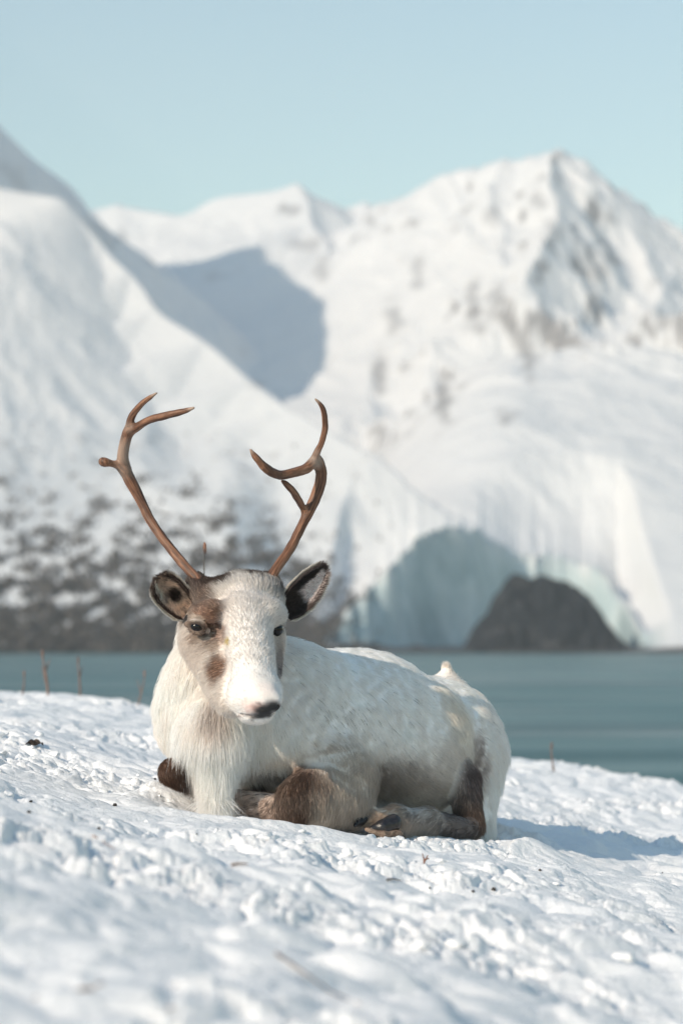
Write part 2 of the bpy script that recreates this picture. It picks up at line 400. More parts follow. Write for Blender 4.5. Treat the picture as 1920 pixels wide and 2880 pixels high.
# dark rock outcrop in the mouth of the hollow
m = Mat('outcrop_rock'); nz = m.noise(.12, 6, .7, dist=.6); sp_ = m.n('ShaderNodeNewGeometry')
r1 = m.ramp(nz, [(.30, (.006, .010, .016)), (.55, (.012, .017, .025)), (.66, (.07, .07, .075)), (.76, (.40, .41, .43))]); m.l(r1, 0, m.b, 'Base Color'); m.set(Roughness=.9)
m.bump(m.noise(.4, 6, .7), 1.0, 1.2); M_ROCK = m.m
prof_x = [1296, 1330, 1370, 1400, 1420, 1460, 1490, 1530, 1580, 1640, 1680, 1710, 1745, 1800]
prof_y = [1812, 1750, 1705, 1640, 1608, 1598, 1612, 1598, 1612, 1645, 1690, 1745, 1785, 1815]
Yo = 868.0
gxk = np.linspace(1280, 1815, 110); gyk = np.linspace(-34, 16, 36)
GA, GB2 = np.meshgrid(gyk, gxk, indexing='ij')
hp = (1812 - np.interp(GB2, prof_x, prof_y)) / F * Yo
cross = np.interp(GA, [-34, -26, -14, -4, 2, 16], [-.15, .28, .68, .95, 1.0, .55])
ox = (GB2 - 960) / F * Yo
pz = np.stack([ox.ravel() / 9, GA.ravel() / 9, hp.ravel() / 9], -1)
oz = hp * cross + (fbm(pz, 4, 71, ridged=True).reshape(GA.shape) - .4) * 3.2 * smooth01(hp, 0, 6)
oy = Yo + GA + (perlin(pz * 1.6, 75) * 3).reshape(GA.shape)
op = np.stack([ox.ravel(), oy.ravel(), oz.ravel() + .3], -1)
o = mesh_obj('rock_outcrop', op, grid_faces(*GA.shape), M_ROCK)
tag(o, 'dark bare rock outcrop under the teal-shaded hollow on the far shore', 'rock')
r = np.random.default_rng(8)
vs, fs = [], []
# snow caught on its ledges
ledge = [(1505, 1745, 26), (1475, 1765, 15), (1608, 1750, 9), (1652, 1755, 9), (1535, 1735, 10), (1512, 1775, 12), (1394, 1792, 14), (1330, 1782, 22)]
# birch scrub ------------------------------------------------------------
m = Mat('birch_scrub'); nz = m.n('ShaderNodeObjectInfo'); at = m.n('ShaderNodeAttribute', attribute_name='tone')
r1 = m.ramp(at, [(0, (.045, .050, .060)), (.5, (.15, .135, .13)), (1, (.28, .25, .235))]); m.l(r1, 0, m.b, 'Base Color'); m.set(Roughness=.9)
M_BIRCH = m.m
def scrub():
    r = np.random.default_rng(21); n = 120000
    px = r.uniform(-500, 1250, n); Yd = 838 + 400 * r.random(n)
    x = (px - 960) / F * Yd; z = terr(x, Yd)
    py = 1805 - (z - CZ) / Yd * F
    q = np.stack([px / 210, py / 130, 0 * px], -1)
    wood = fbm(np.stack([px / 75 + py / 120, py / 38, 0 * px], -1), 5, 77, .6)
    low = smooth01(py, 1180, 1760); side = 1 - smooth01(px, 420 + 350 * low, 700 + 420 * low)
    pr = side * smooth01(wood * 1.7 + .50 * low - .08, .0, .7) * (.45 + .55 * low)
    pr = pr * smooth01(py, 1130, 1420)
    pr = np.maximum(pr, (1 - smooth01(px, 900, 1000)) * smooth01(py, 1740, 1790) * .9)
    pr = np.maximum(pr, .10 * smooth01(py, 1150, 1300) * smooth01(wood, -.1, .4) * (1 - smooth01(px, 950, 1200)))
    keep = (r.random(n) < pr * .55)
    x, Yd, z, low, px = x[keep], Yd[keep], z[keep], low[keep], px[keep]; n = len(x)
    h = r.uniform(1.0, 2.8, n) * (.7 + .6 * low)
    K = 6
    ang = r.uniform(0, 6.28, (n, K)); lean = r.uniform(.1, .75, (n, K)); wv = r.uniform(.16, .42, (n, K)) * h[:, None] * .42
    base = np.stack([x, Yd, z - .3], -1)[:, None]
    tip = base + np.stack([np.cos(ang) * lean * h[:, None] * .6, np.sin(ang) * lean * h[:, None] * .6, h[:, None] * r.uniform(.6, 1, (n, K))], -1)
    sd = np.stack([-np.sin(ang * 1.7), np.cos(ang * 1.7), r.uniform(-.3, .3, (n, K))], -1) * wv[..., None]
    mid = base * .45 + tip * .55
    v = np.stack([np.broadcast_to(base, mid.shape), mid - sd, tip, mid + sd], 2).reshape(-1, 3)
    f = np.arange(len(v)).reshape(-1, 4)
    tone = np.repeat(np.clip(r.random(n) * .9 - .50 * low + .25, 0, 1), K * 4)
    print('scrub', n)
    return v, f, tone
v, f, tn = scrub()
o = mesh_obj('birch_scrub', v, f, M_BIRCH, smooth=False, attrs={'tone': tn})
tag(o, 'bare brown birch scrub covering the foot of the left slope', kind='stuff')

# ------------------------------------------------------------------ thin air haze round everything
hm = bpy.data.materials.new('air_haze'); hm.use_nodes = True; ht = hm.node_tree; ht.nodes.clear()
ho = ht.nodes.new('ShaderNodeOutputMaterial'); hv_ = ht.nodes.new('ShaderNodeVolumePrincipled')
hv_.inputs['Color'].default_value = (.95, .98, 1.0, 1); hv_.inputs['Density'].default_value = .00012; hv_.inputs['Anisotropy'].default_value = .0
ht.links.new(hv_.outputs[0], ho.inputs['Volume'])
x0, x1, y0_, y1_, z0, z1 = -3400, 3400, -60, 4100, -3.2, 960
hb = [(x, y, z) for z in (z0, z1) for x, y in ((x0, y0_), (x1, y0_), (x1, y1_), (x0, y1_))]
o = mesh_obj('haze', hb, [(3, 2, 1, 0), (4, 5, 6, 7), (0, 1, 5, 4), (1, 2, 6, 5), (2, 3, 7, 6), (3, 0, 4, 7)], hm, smooth=False)
tag(o, 'thin pale winter haze over the fjord', kind='stuff')
sc.cycles.volume_bounces = 4

# ------------------------------------------------------------------ signed-distance modelling of continuous bodies
def d_cone(p, a, b, ra, rb, flat=None):
    if flat is not None:                                      # squash space about the segment along one direction
        ax, s = flat; ax = np.asarray(ax) / np.linalg.norm(ax)
        m0 = (a + b) / 2
        p = p + ((p - m0) @ ax)[:, None] * ax * (1 / s - 1)
    pa = p - a; ba = b - a
    t = np.clip((pa @ ba) / (ba @ ba + 1e-12), 0, 1)
    return np.linalg.norm(pa - t[:, None] * ba, axis=1) - (ra + (rb - ra) * t)
def d_ell(p, c, r, M=None):
    q = p - c
    if M is not None: q = q @ M
    k0 = np.linalg.norm(q / r, axis=1); k1 = np.linalg.norm(q / (r * r), axis=1)
    return k0 * (k0 - 1) / (k1 + 1e-9)
class Prim:
    def __init__(s, kind, args, k=.03, sub=False, flow=(0, 0, -1), length=.03, col=(.86, .83, .78), lift=.35, dens=1.0):
        s.kind, s.args, s.k, s.sub = kind, args, k, sub
        s.flow, s.length, s.col, s.lift, s.dens = np.array(flow, float) / np.linalg.norm(flow), length, np.array(col), lift, dens
        if kind == 'cone':
            a, b, ra, rb = args[:4]; r = max(ra, rb) / (min(1, args[4][1]) if len(args) > 4 and args[4] else 1)
            r = max(ra, rb) * 1.3
            s.lo = np.minimum(a, b) - r; s.hi = np.maximum(a, b) + r
        elif kind == 'chain':
            W, rr = args; s.lo = W.min(0) - rr.max(); s.hi = W.max(0) + rr.max()
        else:
            c, r = args[:2]; s.lo = c - np.max(r); s.hi = c + np.max(r)
    def d(s, p):
        if s.kind == 'chain':
            W, rr = s.args; out = np.full(len(p), 9.0)
            for a, b, ra, rb in zip(W[:-1], W[1:], rr[:-1], rr[1:]): out = np.minimum(out, d_cone(p, a, b, ra, rb))
            return out
        return d_cone(p, *s.args) if s.kind == 'cone' else d_ell(p, *s.args)
def sdf(prims, p):
    p = np.asarray(p, np.float64); out = np.full(len(p), 9.0)
    for q in prims:
        pad = .12
        m = ((p > q.lo - pad) & (p < q.hi + pad)).all(1)
        if not m.any(): continue
        d = q.d(p[m]); o = out[m]; k = q.k
        if q.sub:
            h = np.clip(.5 - .5 * (o + d) / k, 0, 1); out[m] = o * (1 - h) - d * h + k * h * (1 - h)
        else:
            h = np.clip(.5 + .5 * (d - o) / k, 0, 1); out[m] = d * (1 - h) + o * h - k * h * (1 - h)
    return out
def polygonise(fn, lo, hi, res, coarse=5):
    lo = np.asarray(lo, float); n = np.ceil((np.asarray(hi) - lo) / (res * coarse)).astype(int) + 1
    ax = [lo[i] + np.arange(n[i]) * res * coarse for i in range(3)]
    g = np.stack(np.meshgrid(*ax, indexing='ij'), -1)
    cs = fn(g.reshape(-1, 3)).reshape(n)
    N = (n - 1) * coarse + 1
    S = np.repeat(np.repeat(np.repeat(cs, coarse, 0), coarse, 1), coarse, 2)[:N[0], :N[1], :N[2]].astype(np.float32)
    near = np.abs(S) < res * coarse * 2.2
    idx = np.argwhere(near)
    for k in range(0, len(idx), 400000):
        s = idx[k:k + 400000]
        S[s[:, 0], s[:, 1], s[:, 2]] = fn(lo + s * res)
    inside = S < 0
    c = [inside[a:N[0] - 1 + a, b:N[1] - 1 + b, d:N[2] - 1 + d] for a in (0, 1) for b in (0, 1) for d in (0, 1)]
    cnt = sum(x.astype(np.int8) for x in c)
    act = (cnt > 0) & (cnt < 8); cells = np.argwhere(act)
    vid = np.full(act.shape, -1, np.int32); vid[act] = np.arange(len(cells))
    acc = np.zeros((len(cells), 3)); num = np.zeros(len(cells))
    off = np.array([[a, b, d] for a in (0, 1) for b in (0, 1) for d in (0, 1)])
    vals = np.stack([S[cells[:, 0] + o[0], cells[:, 1] + o[1], cells[:, 2] + o[2]] for o in off], 1)
    for i in range(8):
        for j in range(i + 1, 8):
            if np.abs(off[i] - off[j]).sum() != 1: continue
            a, b = vals[:, i], vals[:, j]; m = (a < 0) != (b < 0)
            t = np.where(m, a / np.where(m, a - b, 1), 0)
            acc += m[:, None] * (off[i] + t[:, None] * (off[j] - off[i])); num += m
    V = lo + (cells + acc / num[:, None]) * res
    Fs = []
    for axis in range(3):
        u, v = [(1, 2), (2, 0), (0, 1)][axis]
        sl0 = [slice(None)] * 3; sl1 = [slice(None)] * 3; sl0[axis] = slice(0, -1); sl1[axis] = slice(1, None)
        A, B = inside[tuple(sl0)], inside[tuple(sl1)]
        e = np.argwhere(A != B)
        e = e[(e[:, u] > 0) & (e[:, v] > 0) & (e[:, u] < N[u] - 1) & (e[:, v] < N[v] - 1)]
        a_in = A[e[:, 0], e[:, 1], e[:, 2]]
        def cell(du, dv):
            q = e.copy(); q[:, u] -= du; q[:, v] -= dv; return vid[q[:, 0], q[:, 1], q[:, 2]]
        quad = np.stack([cell(1, 1), cell(0, 1), cell(0, 0), cell(1, 0)], 1)
        quad[~a_in] = quad[~a_in][:, ::-1]
        Fs.append(quad)
    Fq = np.concatenate(Fs); Fq = Fq[(Fq >= 0).all(1)]
    return V, Fq
def grad(fn, V, e=.0015):
    g = np.stack([fn(V + np.eye(3)[i] * e) - fn(V - np.eye(3)[i] * e) for i in range(3)], 1) / (2 * e)
    return g
def sdf_mesh(prims, res, pad=.03, extra=None):
    fn = (lambda p: sdf(prims, p)) if extra is None else (lambda p: sdf(prims, p) + extra(p))
    lo = np.min([q.lo for q in prims if not q.sub], 0) - pad; hi = np.max([q.hi for q in prims if not q.sub], 0) + pad
    V, Fq = polygonise(fn, lo, hi, res)
    for _ in range(2):
        g = grad(fn, V); d = fn(V); step = (d / np.maximum((g * g).sum(1), .25))[:, None] * g
        ln = np.linalg.norm(step, axis=1, keepdims=True); V = V - step * np.minimum(1, res * .7 / (ln + 1e-9))
    return V, Fq, unit(grad(fn, V))

# ------------------------------------------------------------------ the reindeer
deer = empty('reindeer', (0.05, 6.18, CZ - .46))
tag(deer, 'white reindeer with brown facial patches and long brown antlers lying on the snow', 'reindeer')
def cone(a, b, ra, rb, flat=None, **k):
    A, B = P(*a), P(*b)
    return Prim('cone', (A, B, R(ra, a[2]), R(rb, b[2]), flat), **k)
def ell(c, r, rot=None, **k):
    s = c[2] / F
    return Prim('ell', (P(*c), np.array(r) * s, rot), **k)
def rotz(deg):
    a = math.radians(deg); return np.array([[math.cos(a), -math.sin(a), 0], [math.sin(a), math.cos(a), 0], [0, 0, 1]])
def roty(deg):
    a = math.radians(deg); return np.array([[math.cos(a), 0, math.sin(a)], [0, 1, 0], [-math.sin(a), 0, math.cos(a)]])
WH = (.955, .93, .90); CR = (.95, .91, .87); HW = (.84, .81, .78); GB = (.60, .52, .45); BR = (.115, .062, .038); DK = (.05, .035, .03)
FUP = (-.05, .35, 1)                 # up the forehead
prims = [
    # head
    ell((686, 1722, 5.93), (98, 112, 98), k=.03, flow=(-.05, .25, 1), length=.022, col=HW, lift=.3),
    ell((684, 1674, 5.95), (86, 92, 50), k=.05, flow=(.0, .1, 1), length=.026, col=HW, lift=.45),
    cone((692, 1735, 5.83), (718, 1930, 5.735), 70, 58, k=.03, flow=(-.05, .35, 1), length=.014, col=(.80, .77, .745), lift=.25),
    ell((716, 1958, 5.72), (78, 72, 62), k=.03, flow=(-.15, .5, .9), length=.009, col=(.78, .75, .72), lift=.25),
    ell((746, 1972, 5.675), (44, 30, 34), k=.025, flow=(-.05, .5, .9), length=.006, col=(.78, .74, .71), lift=.25),
    ell((718, 2010, 5.725), (50, 48, 27), k=.014, flow=(-.3, .6, -.4), length=.009, col=HW, lift=.3),
    cone((588, 1800, 5.90), (655, 1955, 5.80), 80, 54, k=.04, flow=(-.45, .6, -.35), length=.022, col=(.84, .79, .74)),
    cone((744, 1800, 5.92), (738, 1955, 5.77), 56, 40, k=.04, flow=(.4, .7, -.3), length=.014, col=HW),
    cone((560, 1722, 5.86), (602, 1716, 5.80), 26, 29, k=.03, flow=(-.6, .2, .7), length=.012, col=(.30, .2, .15)),   # brow
    cone((776, 1726, 5.88), (760, 1716, 5.83), 22, 28, k=.04, flow=(.5, .2, .7), length=.014, col=HW),
    cone((556, 1645, 5.97), (600, 1690, 5.92), 30, 50, k=.03, flow=(-.3, .2, 1), length=.020, col=(.3, .24, .2)),      # antler pedicles
    cone((758, 1645, 5.97), (735, 1690, 5.92), 28, 46, k=.03, flow=(.3, .2, 1), length=.020, col=(.35, .3, .26)),
    # neck and chest
    cone((630, 1770, 6.04), (592, 1960, 6.07), 114, 126, k=.05, flow=(-.15, .1, -1), length=.038, col=CR, lift=.4),
    cone((592, 1960, 6.07), (604, 2070, 6.02), 126, 104, k=.05, flow=(-.1, -.1, -1), length=.042, col=WH, lift=.25),
    cone((600, 2050, 5.95), (604, 2190, 5.93), 86, 44, k=.05, flow=(.02, -.15, -1), length=.075, col=WH, lift=.18),
    ell((530, 2035, 6.10), (92, 110, 104), k=.05, flow=(-.1, 0, -1), length=.024, col=CR, lift=.25),
    cone((700, 1890, 6.15), (800, 1950, 6.2), 110, 130, k=.06, flow=(.5, .3, -.7), length=.03, col=WH),
    cone((668, 1960, 6.0), (736, 2080, 6.06), 66, 98, k=.06, flow=(.2, .1, -1), length=.03, col=WH, lift=.25),
    # trunk
    cone((785, 2035, 6.22), (1010, 2072, 6.40), 222, 226, k=.08, flow=(.45, .4, -.75), length=.030, col=WH, lift=.2),
    cone((1010, 2072, 6.40), (1200, 2120, 6.55), 222, 190, k=.08, flow=(.8, .6, -.35), length=.030, col=WH, lift=.2),
    ell((1120, 2165, 6.35), (165, 120, 138), k=.06, flow=(.85, .3, -.3), length=.034, col=(.84, .79, .74), lift=.2),
    # haunch and rump
    ell((1222, 2110, 6.60), (190, 190, 200), k=.06, flow=(.35, .3, -1), length=.036, col=CR, lift=.2),
    ell((1225, 2085, 6.40), (88, 80, 150), rot=roty(-8), k=.05, flow=(.5, -.1, -.9), length=.034, col=(.88, .82, .74), lift=.2),
    cone((1310, 2120, 6.55), (1322, 2310, 6.48), 100, 68, k=.04, flow=(.05, 0, -1), length=.050, col=WH, lift=.12),
    cone((1300, 2190, 6.36), (1322, 2320, 6.27), 48, 36, k=.03, flow=(.05, -.1, -1), length=.026, col=(.24, .17, .13), lift=.25),
    # folded near foreleg
    cone((960, 2190, 6.10), (868, 2238, 5.98), 98, 72, k=.05, flow=(-.15, -.2, -1), length=.028, col=(.70, .62, .54), lift=.2),
    ell((832, 2262, 5.95), (60, 60, 66), k=.03, flow=(.12, -.2, -1), length=.016, col=(.085, .048, .032), lift=.3),
    cone((890, 2258, 6.0), (990, 2262, 6.06), 60, 56, k=.05, flow=(.25, 0, -1), length=.036, col=(.55, .49, .44), lift=.15),
    cone((640, 2246, 6.00), (800, 2280, 5.97), 28, 42, k=.015, flow=(-.8, -.1, -.1), length=.015, col=(.62, .49, .42), lift=.3),
    ell((760, 2150, 6.12), (130, 90, 62), k=.05, flow=(.7, 0, -.5), length=.032, col=(.82, .73, .64), lift=.25),
    ell((850, 2120, 6.10), (125, 80, 56), k=.06, flow=(.8, 0, -.45), length=.034, col=(.86, .80, .73), lift=.2),
    # far foreleg, only the folded knee shows
    cone((488, 2172, 5.93), (520, 2184, 5.97), 40, 40, k=.015, flow=(.1, -.2, -1), length=.014, col=(.10, .052, .032), lift=.3),
    # hind foot folded forward under the belly
    cone((1318, 2335, 6.24), (1200, 2312, 6.15), 30, 36, k=.015, flow=(-.9, 0, .1), length=.014, col=(.16, .13, .12), lift=.25),
    cone((1200, 2312, 6.15), (1120, 2312, 6.09), 38, 42, k=.02, flow=(-.7, -.2, -.7), length=.024, col=(.55, .5, .46), lift=.2),
    cone((1115, 2300, 6.08), (1052, 2302, 6.05), 34, 24, k=.02, flow=(-1, -.1, -.35), length=.026, col=(.62, .50, .40), lift=.25),
    # tail
    cone((1258, 1915, 6.60), (1255, 1886, 6.60), 30, 15, k=.03, flow=(.0, -.1, 1), length=.022, col=(.9, .84, .78), lift=.35),
]
EYES = [((553, 1764), 5.80), ((806, 1768), 5.84)]
def eye_frame(k):
    return P(556, 1764, 5.822) if k == 0 else P(799, 1770, 5.865)
ER = .0185
prims += [Prim('ell', (eye_frame(0) + np.array([-.003, -.014, 0]), np.array([.025, .016, .0115]), roty(-22)), sub=True, k=.008)]
# upper lids
def arc(c, w, h0, h1, r, dy, tilt, **k):
    out = []; pts = []
    for t in np.linspace(-1, 1, 5):
        x = t * w; z = h0 + (h1 - h0) * (1 - t * t); ca, sa = math.cos(tilt), math.sin(tilt)
        pts.append(c + np.array([x * ca - z * sa, dy + .35 * abs(t) ** 2 * w, x * sa + z * ca]))
    for a, b in zip(pts[:-1], pts[1:]): out.append(Prim('cone', (a, b, r, r, None), **k))
    return out
LID = dict(k=.008, flow=(-.6, .1, .7), length=.006, col=(.22, .14, .10), lift=.2)
prims += arc(eye_frame(0), .027, .000, .0120, .0052, -.0170, -.30, **LID)
prims += arc(eye_frame(0), .024, -.002, -.0125, .0040, -.0150, -.30, **{**LID, 'col': (.30, .22, .17), 'flow': (-.5, .2, -.7)})
# nostril hollows and the line of the mouth
prims += [Prim('ell', (P(722, 1981, 5.672), np.array([.0085, .011, .006]), roty(-25)), sub=True, k=.006),
          Prim('ell', (P(779, 1983, 5.672), np.array([.006, .010, .006]), roty(25)), sub=True, k=.006)]
mouth = [(672, 2004, 5.70), (700, 2014, 5.685), (735, 2018, 5.668), (765, 2009, 5.668), (788, 1998, 5.70)]
for a, b in zip(mouth[:-1], mouth[1:]):
    prims.append(cone(a, b, 4, 4, sub=True, k=.005))

def wob(p):
    return .0022 * perlin(p * 14, 60) + .0016 * perlin(p * 38, 61)
BODY = lambda p: sdf(prims, p) + wob(p)
BV, BF, BN = sdf_mesh(prims, .0056, extra=wob)
cam_p = np.array([0, 0, CZ])
def hit(px, py, y0=5.5, y1=7.0):
    ys = np.linspace(y0, y1, 600); a, b = P(px, py, 1.0) - cam_p, None
    q = cam_p + a * ys[:, None]; d = BODY(q); k = np.argmax(d < 0)
    return q[k] if d[k] < 0 else None

solid = [q for q in prims if not q.sub]
def blend(p, n):
    """flow, length, lift, density and base colour of the coat at points p"""
    D = np.full((len(p), len(solid)), 9.0, np.float32)
    for j, q in enumerate(solid):
        m = ((p > q.lo - .08) & (p < q.hi + .08)).all(1)
        if m.any(): D[m, j] = q.d(p[m])
    W = np.exp(-(D - D.min(1, keepdims=True)) / .011); W /= W.sum(1, keepdims=True)
    flow = W @ np.stack([q.flow for q in solid]); col = W @ np.stack([q.col for q in solid])
    ln = W @ np.array([q.length for q in solid]); lf = W @ np.array([q.lift for q in solid])
    return flow, ln, lf, col
# markings and some painted shade: (px, py, Y, rx, ry, rY in px, tilt, colour, strength)
BRN = (.20, .115, .075); TAN = (.52, .36, .26)
marks = [
    (562, 1688, 5.9, 44, 44, 140, 0, (.20, .15, .125), .80), (585, 1665, 5.95, 34, 50, 120, 0, (.20, .14, .11), .8),
    (535, 1730, 5.92, 24, 30, 120, 0, (.30, .24, .20), .7), (520, 1700, 5.95, 30, 50, 100, 0, (.22, .16, .13), .8),
    (600, 1765, 5.8, 20, 56, 120, -14, (.30, .18, .13), .85), (623, 1785, 5.8, 22, 26, 120, 0, (.30, .19, .15), .7),
    (580, 1728, 5.8, 40, 18, 120, 10, (.28, .17, .12), .85), (612, 1815, 5.8, 26, 14, 100, 30, (.5, .38, .3), .6),
    (551, 1742, 5.8, 30, 10, 90, -8, (.80, .72, .64), .7), (590, 1785, 5.8, 9, 20, 90, -12, (.85, .8, .75), .8),
    (557, 1765, 5.8, 40, 21, 60, -14, (.05, .033, .026), .95), (583, 1782, 5.8, 8, 8, 60, 0, (.05, .035, .03), .8),
    (645, 1812, 5.8, 9, 12, 90, 0, (.55, .42, .06), .8),
    (617, 1878, 5.8, 25, 44, 110, -8, (.28, .155, .095), .92), (548, 1835, 5.85, 50, 50, 110, 0, (.62, .50, .42), .22),
    (604, 1975, 5.85, 40, 34, 90, -30, (.40, .30, .25), .55), (580, 2000, 5.95, 44, 20, 80, 0, (.70, .58, .50), .35),
    (555, 1790, 5.85, 24, 16, 100, 0, (.38, .27, .2), .55),
    (566, 1626, 5.97, 36, 26, 200, 0, (.07, .05, .04), .9), (608, 1630, 5.95, 54, 26, 300, 10, (.07, .05, .04), 1.0),
    (722, 1612, 5.97, 54, 20, 260, 0, (.09, .07, .06), .95), (800, 1668, 6.0, 34, 28, 120, 30, (.20, .16, .14), .8),
    (545, 1650, 5.98, 30, 30, 120, 0, (.10, .07, .06), .8),
    (782, 1860, 5.84, 16, 70, 70, -6, (.36, .30, .28), .75), (780, 1895, 5.82, 10, 30, 60, -6, (.13, .12, .13), .8),  # grey down the right of the face: its shade painted into the coat
    (808, 1770, 5.86, 20, 22, 60, 30, (.06, .045, .05), .9), (785, 1800, 5.86, 22, 36, 60, 0, (.66, .58, .52), .5),
    # nose and lips
    (715, 1978, 5.68, 30, 20, 60, 0, (.78, .50, .43), .42), (725, 1992, 5.67, 28, 14, 60, 10, (.62, .30, .24), .55),
    (742, 1997, 5.66, 32, 20, 80, -10, (.035, .035, .04), .97), (768, 1987, 5.66, 28, 19, 80, -20, (.07, .065, .07), .9),
    (746, 1999, 5.66, 25, 15, 80, -8, (.008, .008, .01), 1.0), (770, 1989, 5.66, 18, 13, 80, -20, (.012, .012, .014), 1.0),
    (738, 2014, 5.67, 44, 10, 60, 4, (.02, .02, .022), .97), (692, 2011, 5.69, 34, 6, 60, 12, (.25, .20, .19), .7),
    (725, 1976, 5.67, 8, 5, 40, -20, (.10, .06, .06), .9), (700, 1966, 5.68, 9, 5, 40, -40, (.6, .42, .36), .5),
    (745, 1940, 5.66, 34, 24, 60, 0, (.84, .70, .64), .4),
    # trunk and leg tones of the coat, one of them painted shade
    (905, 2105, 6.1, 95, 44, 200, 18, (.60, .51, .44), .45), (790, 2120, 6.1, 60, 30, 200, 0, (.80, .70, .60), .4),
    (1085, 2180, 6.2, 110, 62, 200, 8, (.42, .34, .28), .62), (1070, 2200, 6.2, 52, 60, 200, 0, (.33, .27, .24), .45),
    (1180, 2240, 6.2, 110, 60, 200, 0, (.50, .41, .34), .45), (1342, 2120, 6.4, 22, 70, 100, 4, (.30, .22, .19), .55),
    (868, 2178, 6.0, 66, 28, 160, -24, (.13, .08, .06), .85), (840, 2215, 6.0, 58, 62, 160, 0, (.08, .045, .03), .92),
    (790, 2172, 6.05, 90, 18, 120, -6, (.24, .18, .15), .8), (700, 2205, 6.05, 46, 22, 120, 14, (.10, .075, .065), .9), (725, 2262, 5.98, 70, 14, 90, -14, (.30, .22, .18), .45),  # darkest one paints the shadow pocket between mane and lower leg
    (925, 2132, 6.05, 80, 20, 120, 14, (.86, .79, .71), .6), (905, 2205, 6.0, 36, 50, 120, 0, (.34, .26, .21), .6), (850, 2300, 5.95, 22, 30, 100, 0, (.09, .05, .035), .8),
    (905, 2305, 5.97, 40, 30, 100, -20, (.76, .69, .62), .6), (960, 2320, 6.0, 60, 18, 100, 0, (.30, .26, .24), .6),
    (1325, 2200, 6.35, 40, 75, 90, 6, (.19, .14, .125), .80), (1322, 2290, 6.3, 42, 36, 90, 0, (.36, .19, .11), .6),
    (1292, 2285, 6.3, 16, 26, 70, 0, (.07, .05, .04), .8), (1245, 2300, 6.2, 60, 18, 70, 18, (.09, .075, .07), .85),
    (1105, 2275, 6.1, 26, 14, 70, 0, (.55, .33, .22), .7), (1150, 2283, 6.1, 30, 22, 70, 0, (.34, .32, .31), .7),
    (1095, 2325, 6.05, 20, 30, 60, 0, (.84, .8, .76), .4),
]
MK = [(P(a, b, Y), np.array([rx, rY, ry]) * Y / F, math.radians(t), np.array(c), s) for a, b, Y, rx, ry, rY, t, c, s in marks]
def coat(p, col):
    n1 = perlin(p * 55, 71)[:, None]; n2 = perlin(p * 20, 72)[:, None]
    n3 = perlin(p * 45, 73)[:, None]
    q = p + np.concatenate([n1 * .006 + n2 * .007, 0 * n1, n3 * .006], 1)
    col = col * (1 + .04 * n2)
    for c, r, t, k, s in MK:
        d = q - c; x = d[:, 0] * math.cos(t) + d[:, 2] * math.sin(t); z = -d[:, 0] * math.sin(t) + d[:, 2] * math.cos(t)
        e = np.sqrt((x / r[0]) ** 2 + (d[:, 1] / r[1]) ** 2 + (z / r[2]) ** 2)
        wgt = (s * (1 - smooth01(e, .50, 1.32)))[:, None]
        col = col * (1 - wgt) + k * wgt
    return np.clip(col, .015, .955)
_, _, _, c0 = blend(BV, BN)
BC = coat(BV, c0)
m = Mat('coat_skin'); a = m.n('ShaderNodeAttribute', attribute_name='coat')
hv = m.noise(160, 3, .6)
mx = m.mix(.12, (a, 0), (m.ramp(hv, [(.3, (.55, .5, .47)), (.7, (1, 1, 1))]), 0), 'MULTIPLY')
m.l(mx, 2, m.b, 'Base Color'); m.set(Roughness=.75); m.bump(hv, .4, .004)
mb = m
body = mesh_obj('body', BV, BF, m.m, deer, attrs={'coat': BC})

# hair ------------------------------------------------------------
mh = Mat('reindeer_hair'); a = mh.n('ShaderNodeAttribute', attribute_name='hair_colour')
df = mh.n('ShaderNodeBsdfDiffuse'); tr = mh.n('ShaderNodeBsdfTranslucent'); ms = mh.n('ShaderNodeMixShader'); ms.inputs[0].default_value = .48
mh.l(a, 0, df, 0); mh.l(a, 0, tr, 0); mh.l(df, 0, ms, 1); mh.l(tr, 0, ms, 2)
gl = mh.n('ShaderNodeBsdfGlossy'); gl.inputs['Roughness'].default_value = .45; m2 = mh.n('ShaderNodeMixShader'); m2.inputs[0].default_value = .035
mh.l(ms, 0, m2, 1); mh.l(gl, 0, m2, 2); mh.l(m2, 0, mh.out, 0)
def sample(V, Fq, N, dens, n, seed):
    r = np.random.default_rng(seed)
    T = np.concatenate([Fq[:, [0, 1, 2]], Fq[:, [0, 2, 3]]]) if Fq.shape[1] == 4 else Fq
    a, b, c = V[T[:, 0]], V[T[:, 1]], V[T[:, 2]]
    area = np.linalg.norm(np.cross(b - a, c - a), axis=1) * dens[T].mean(1)
    k = r.choice(len(T), n, p=area / area.sum()); u, v = r.random(n), r.random(n); f = u + v > 1; u[f], v[f] = 1 - u[f], 1 - v[f]
    w0 = 1 - u - v
    mixv = lambda X: X[T[k, 0]] * w0[:, None] + X[T[k, 1]] * u[:, None] + X[T[k, 2]] * v[:, None]
    return mixv(V), unit(mixv(N))
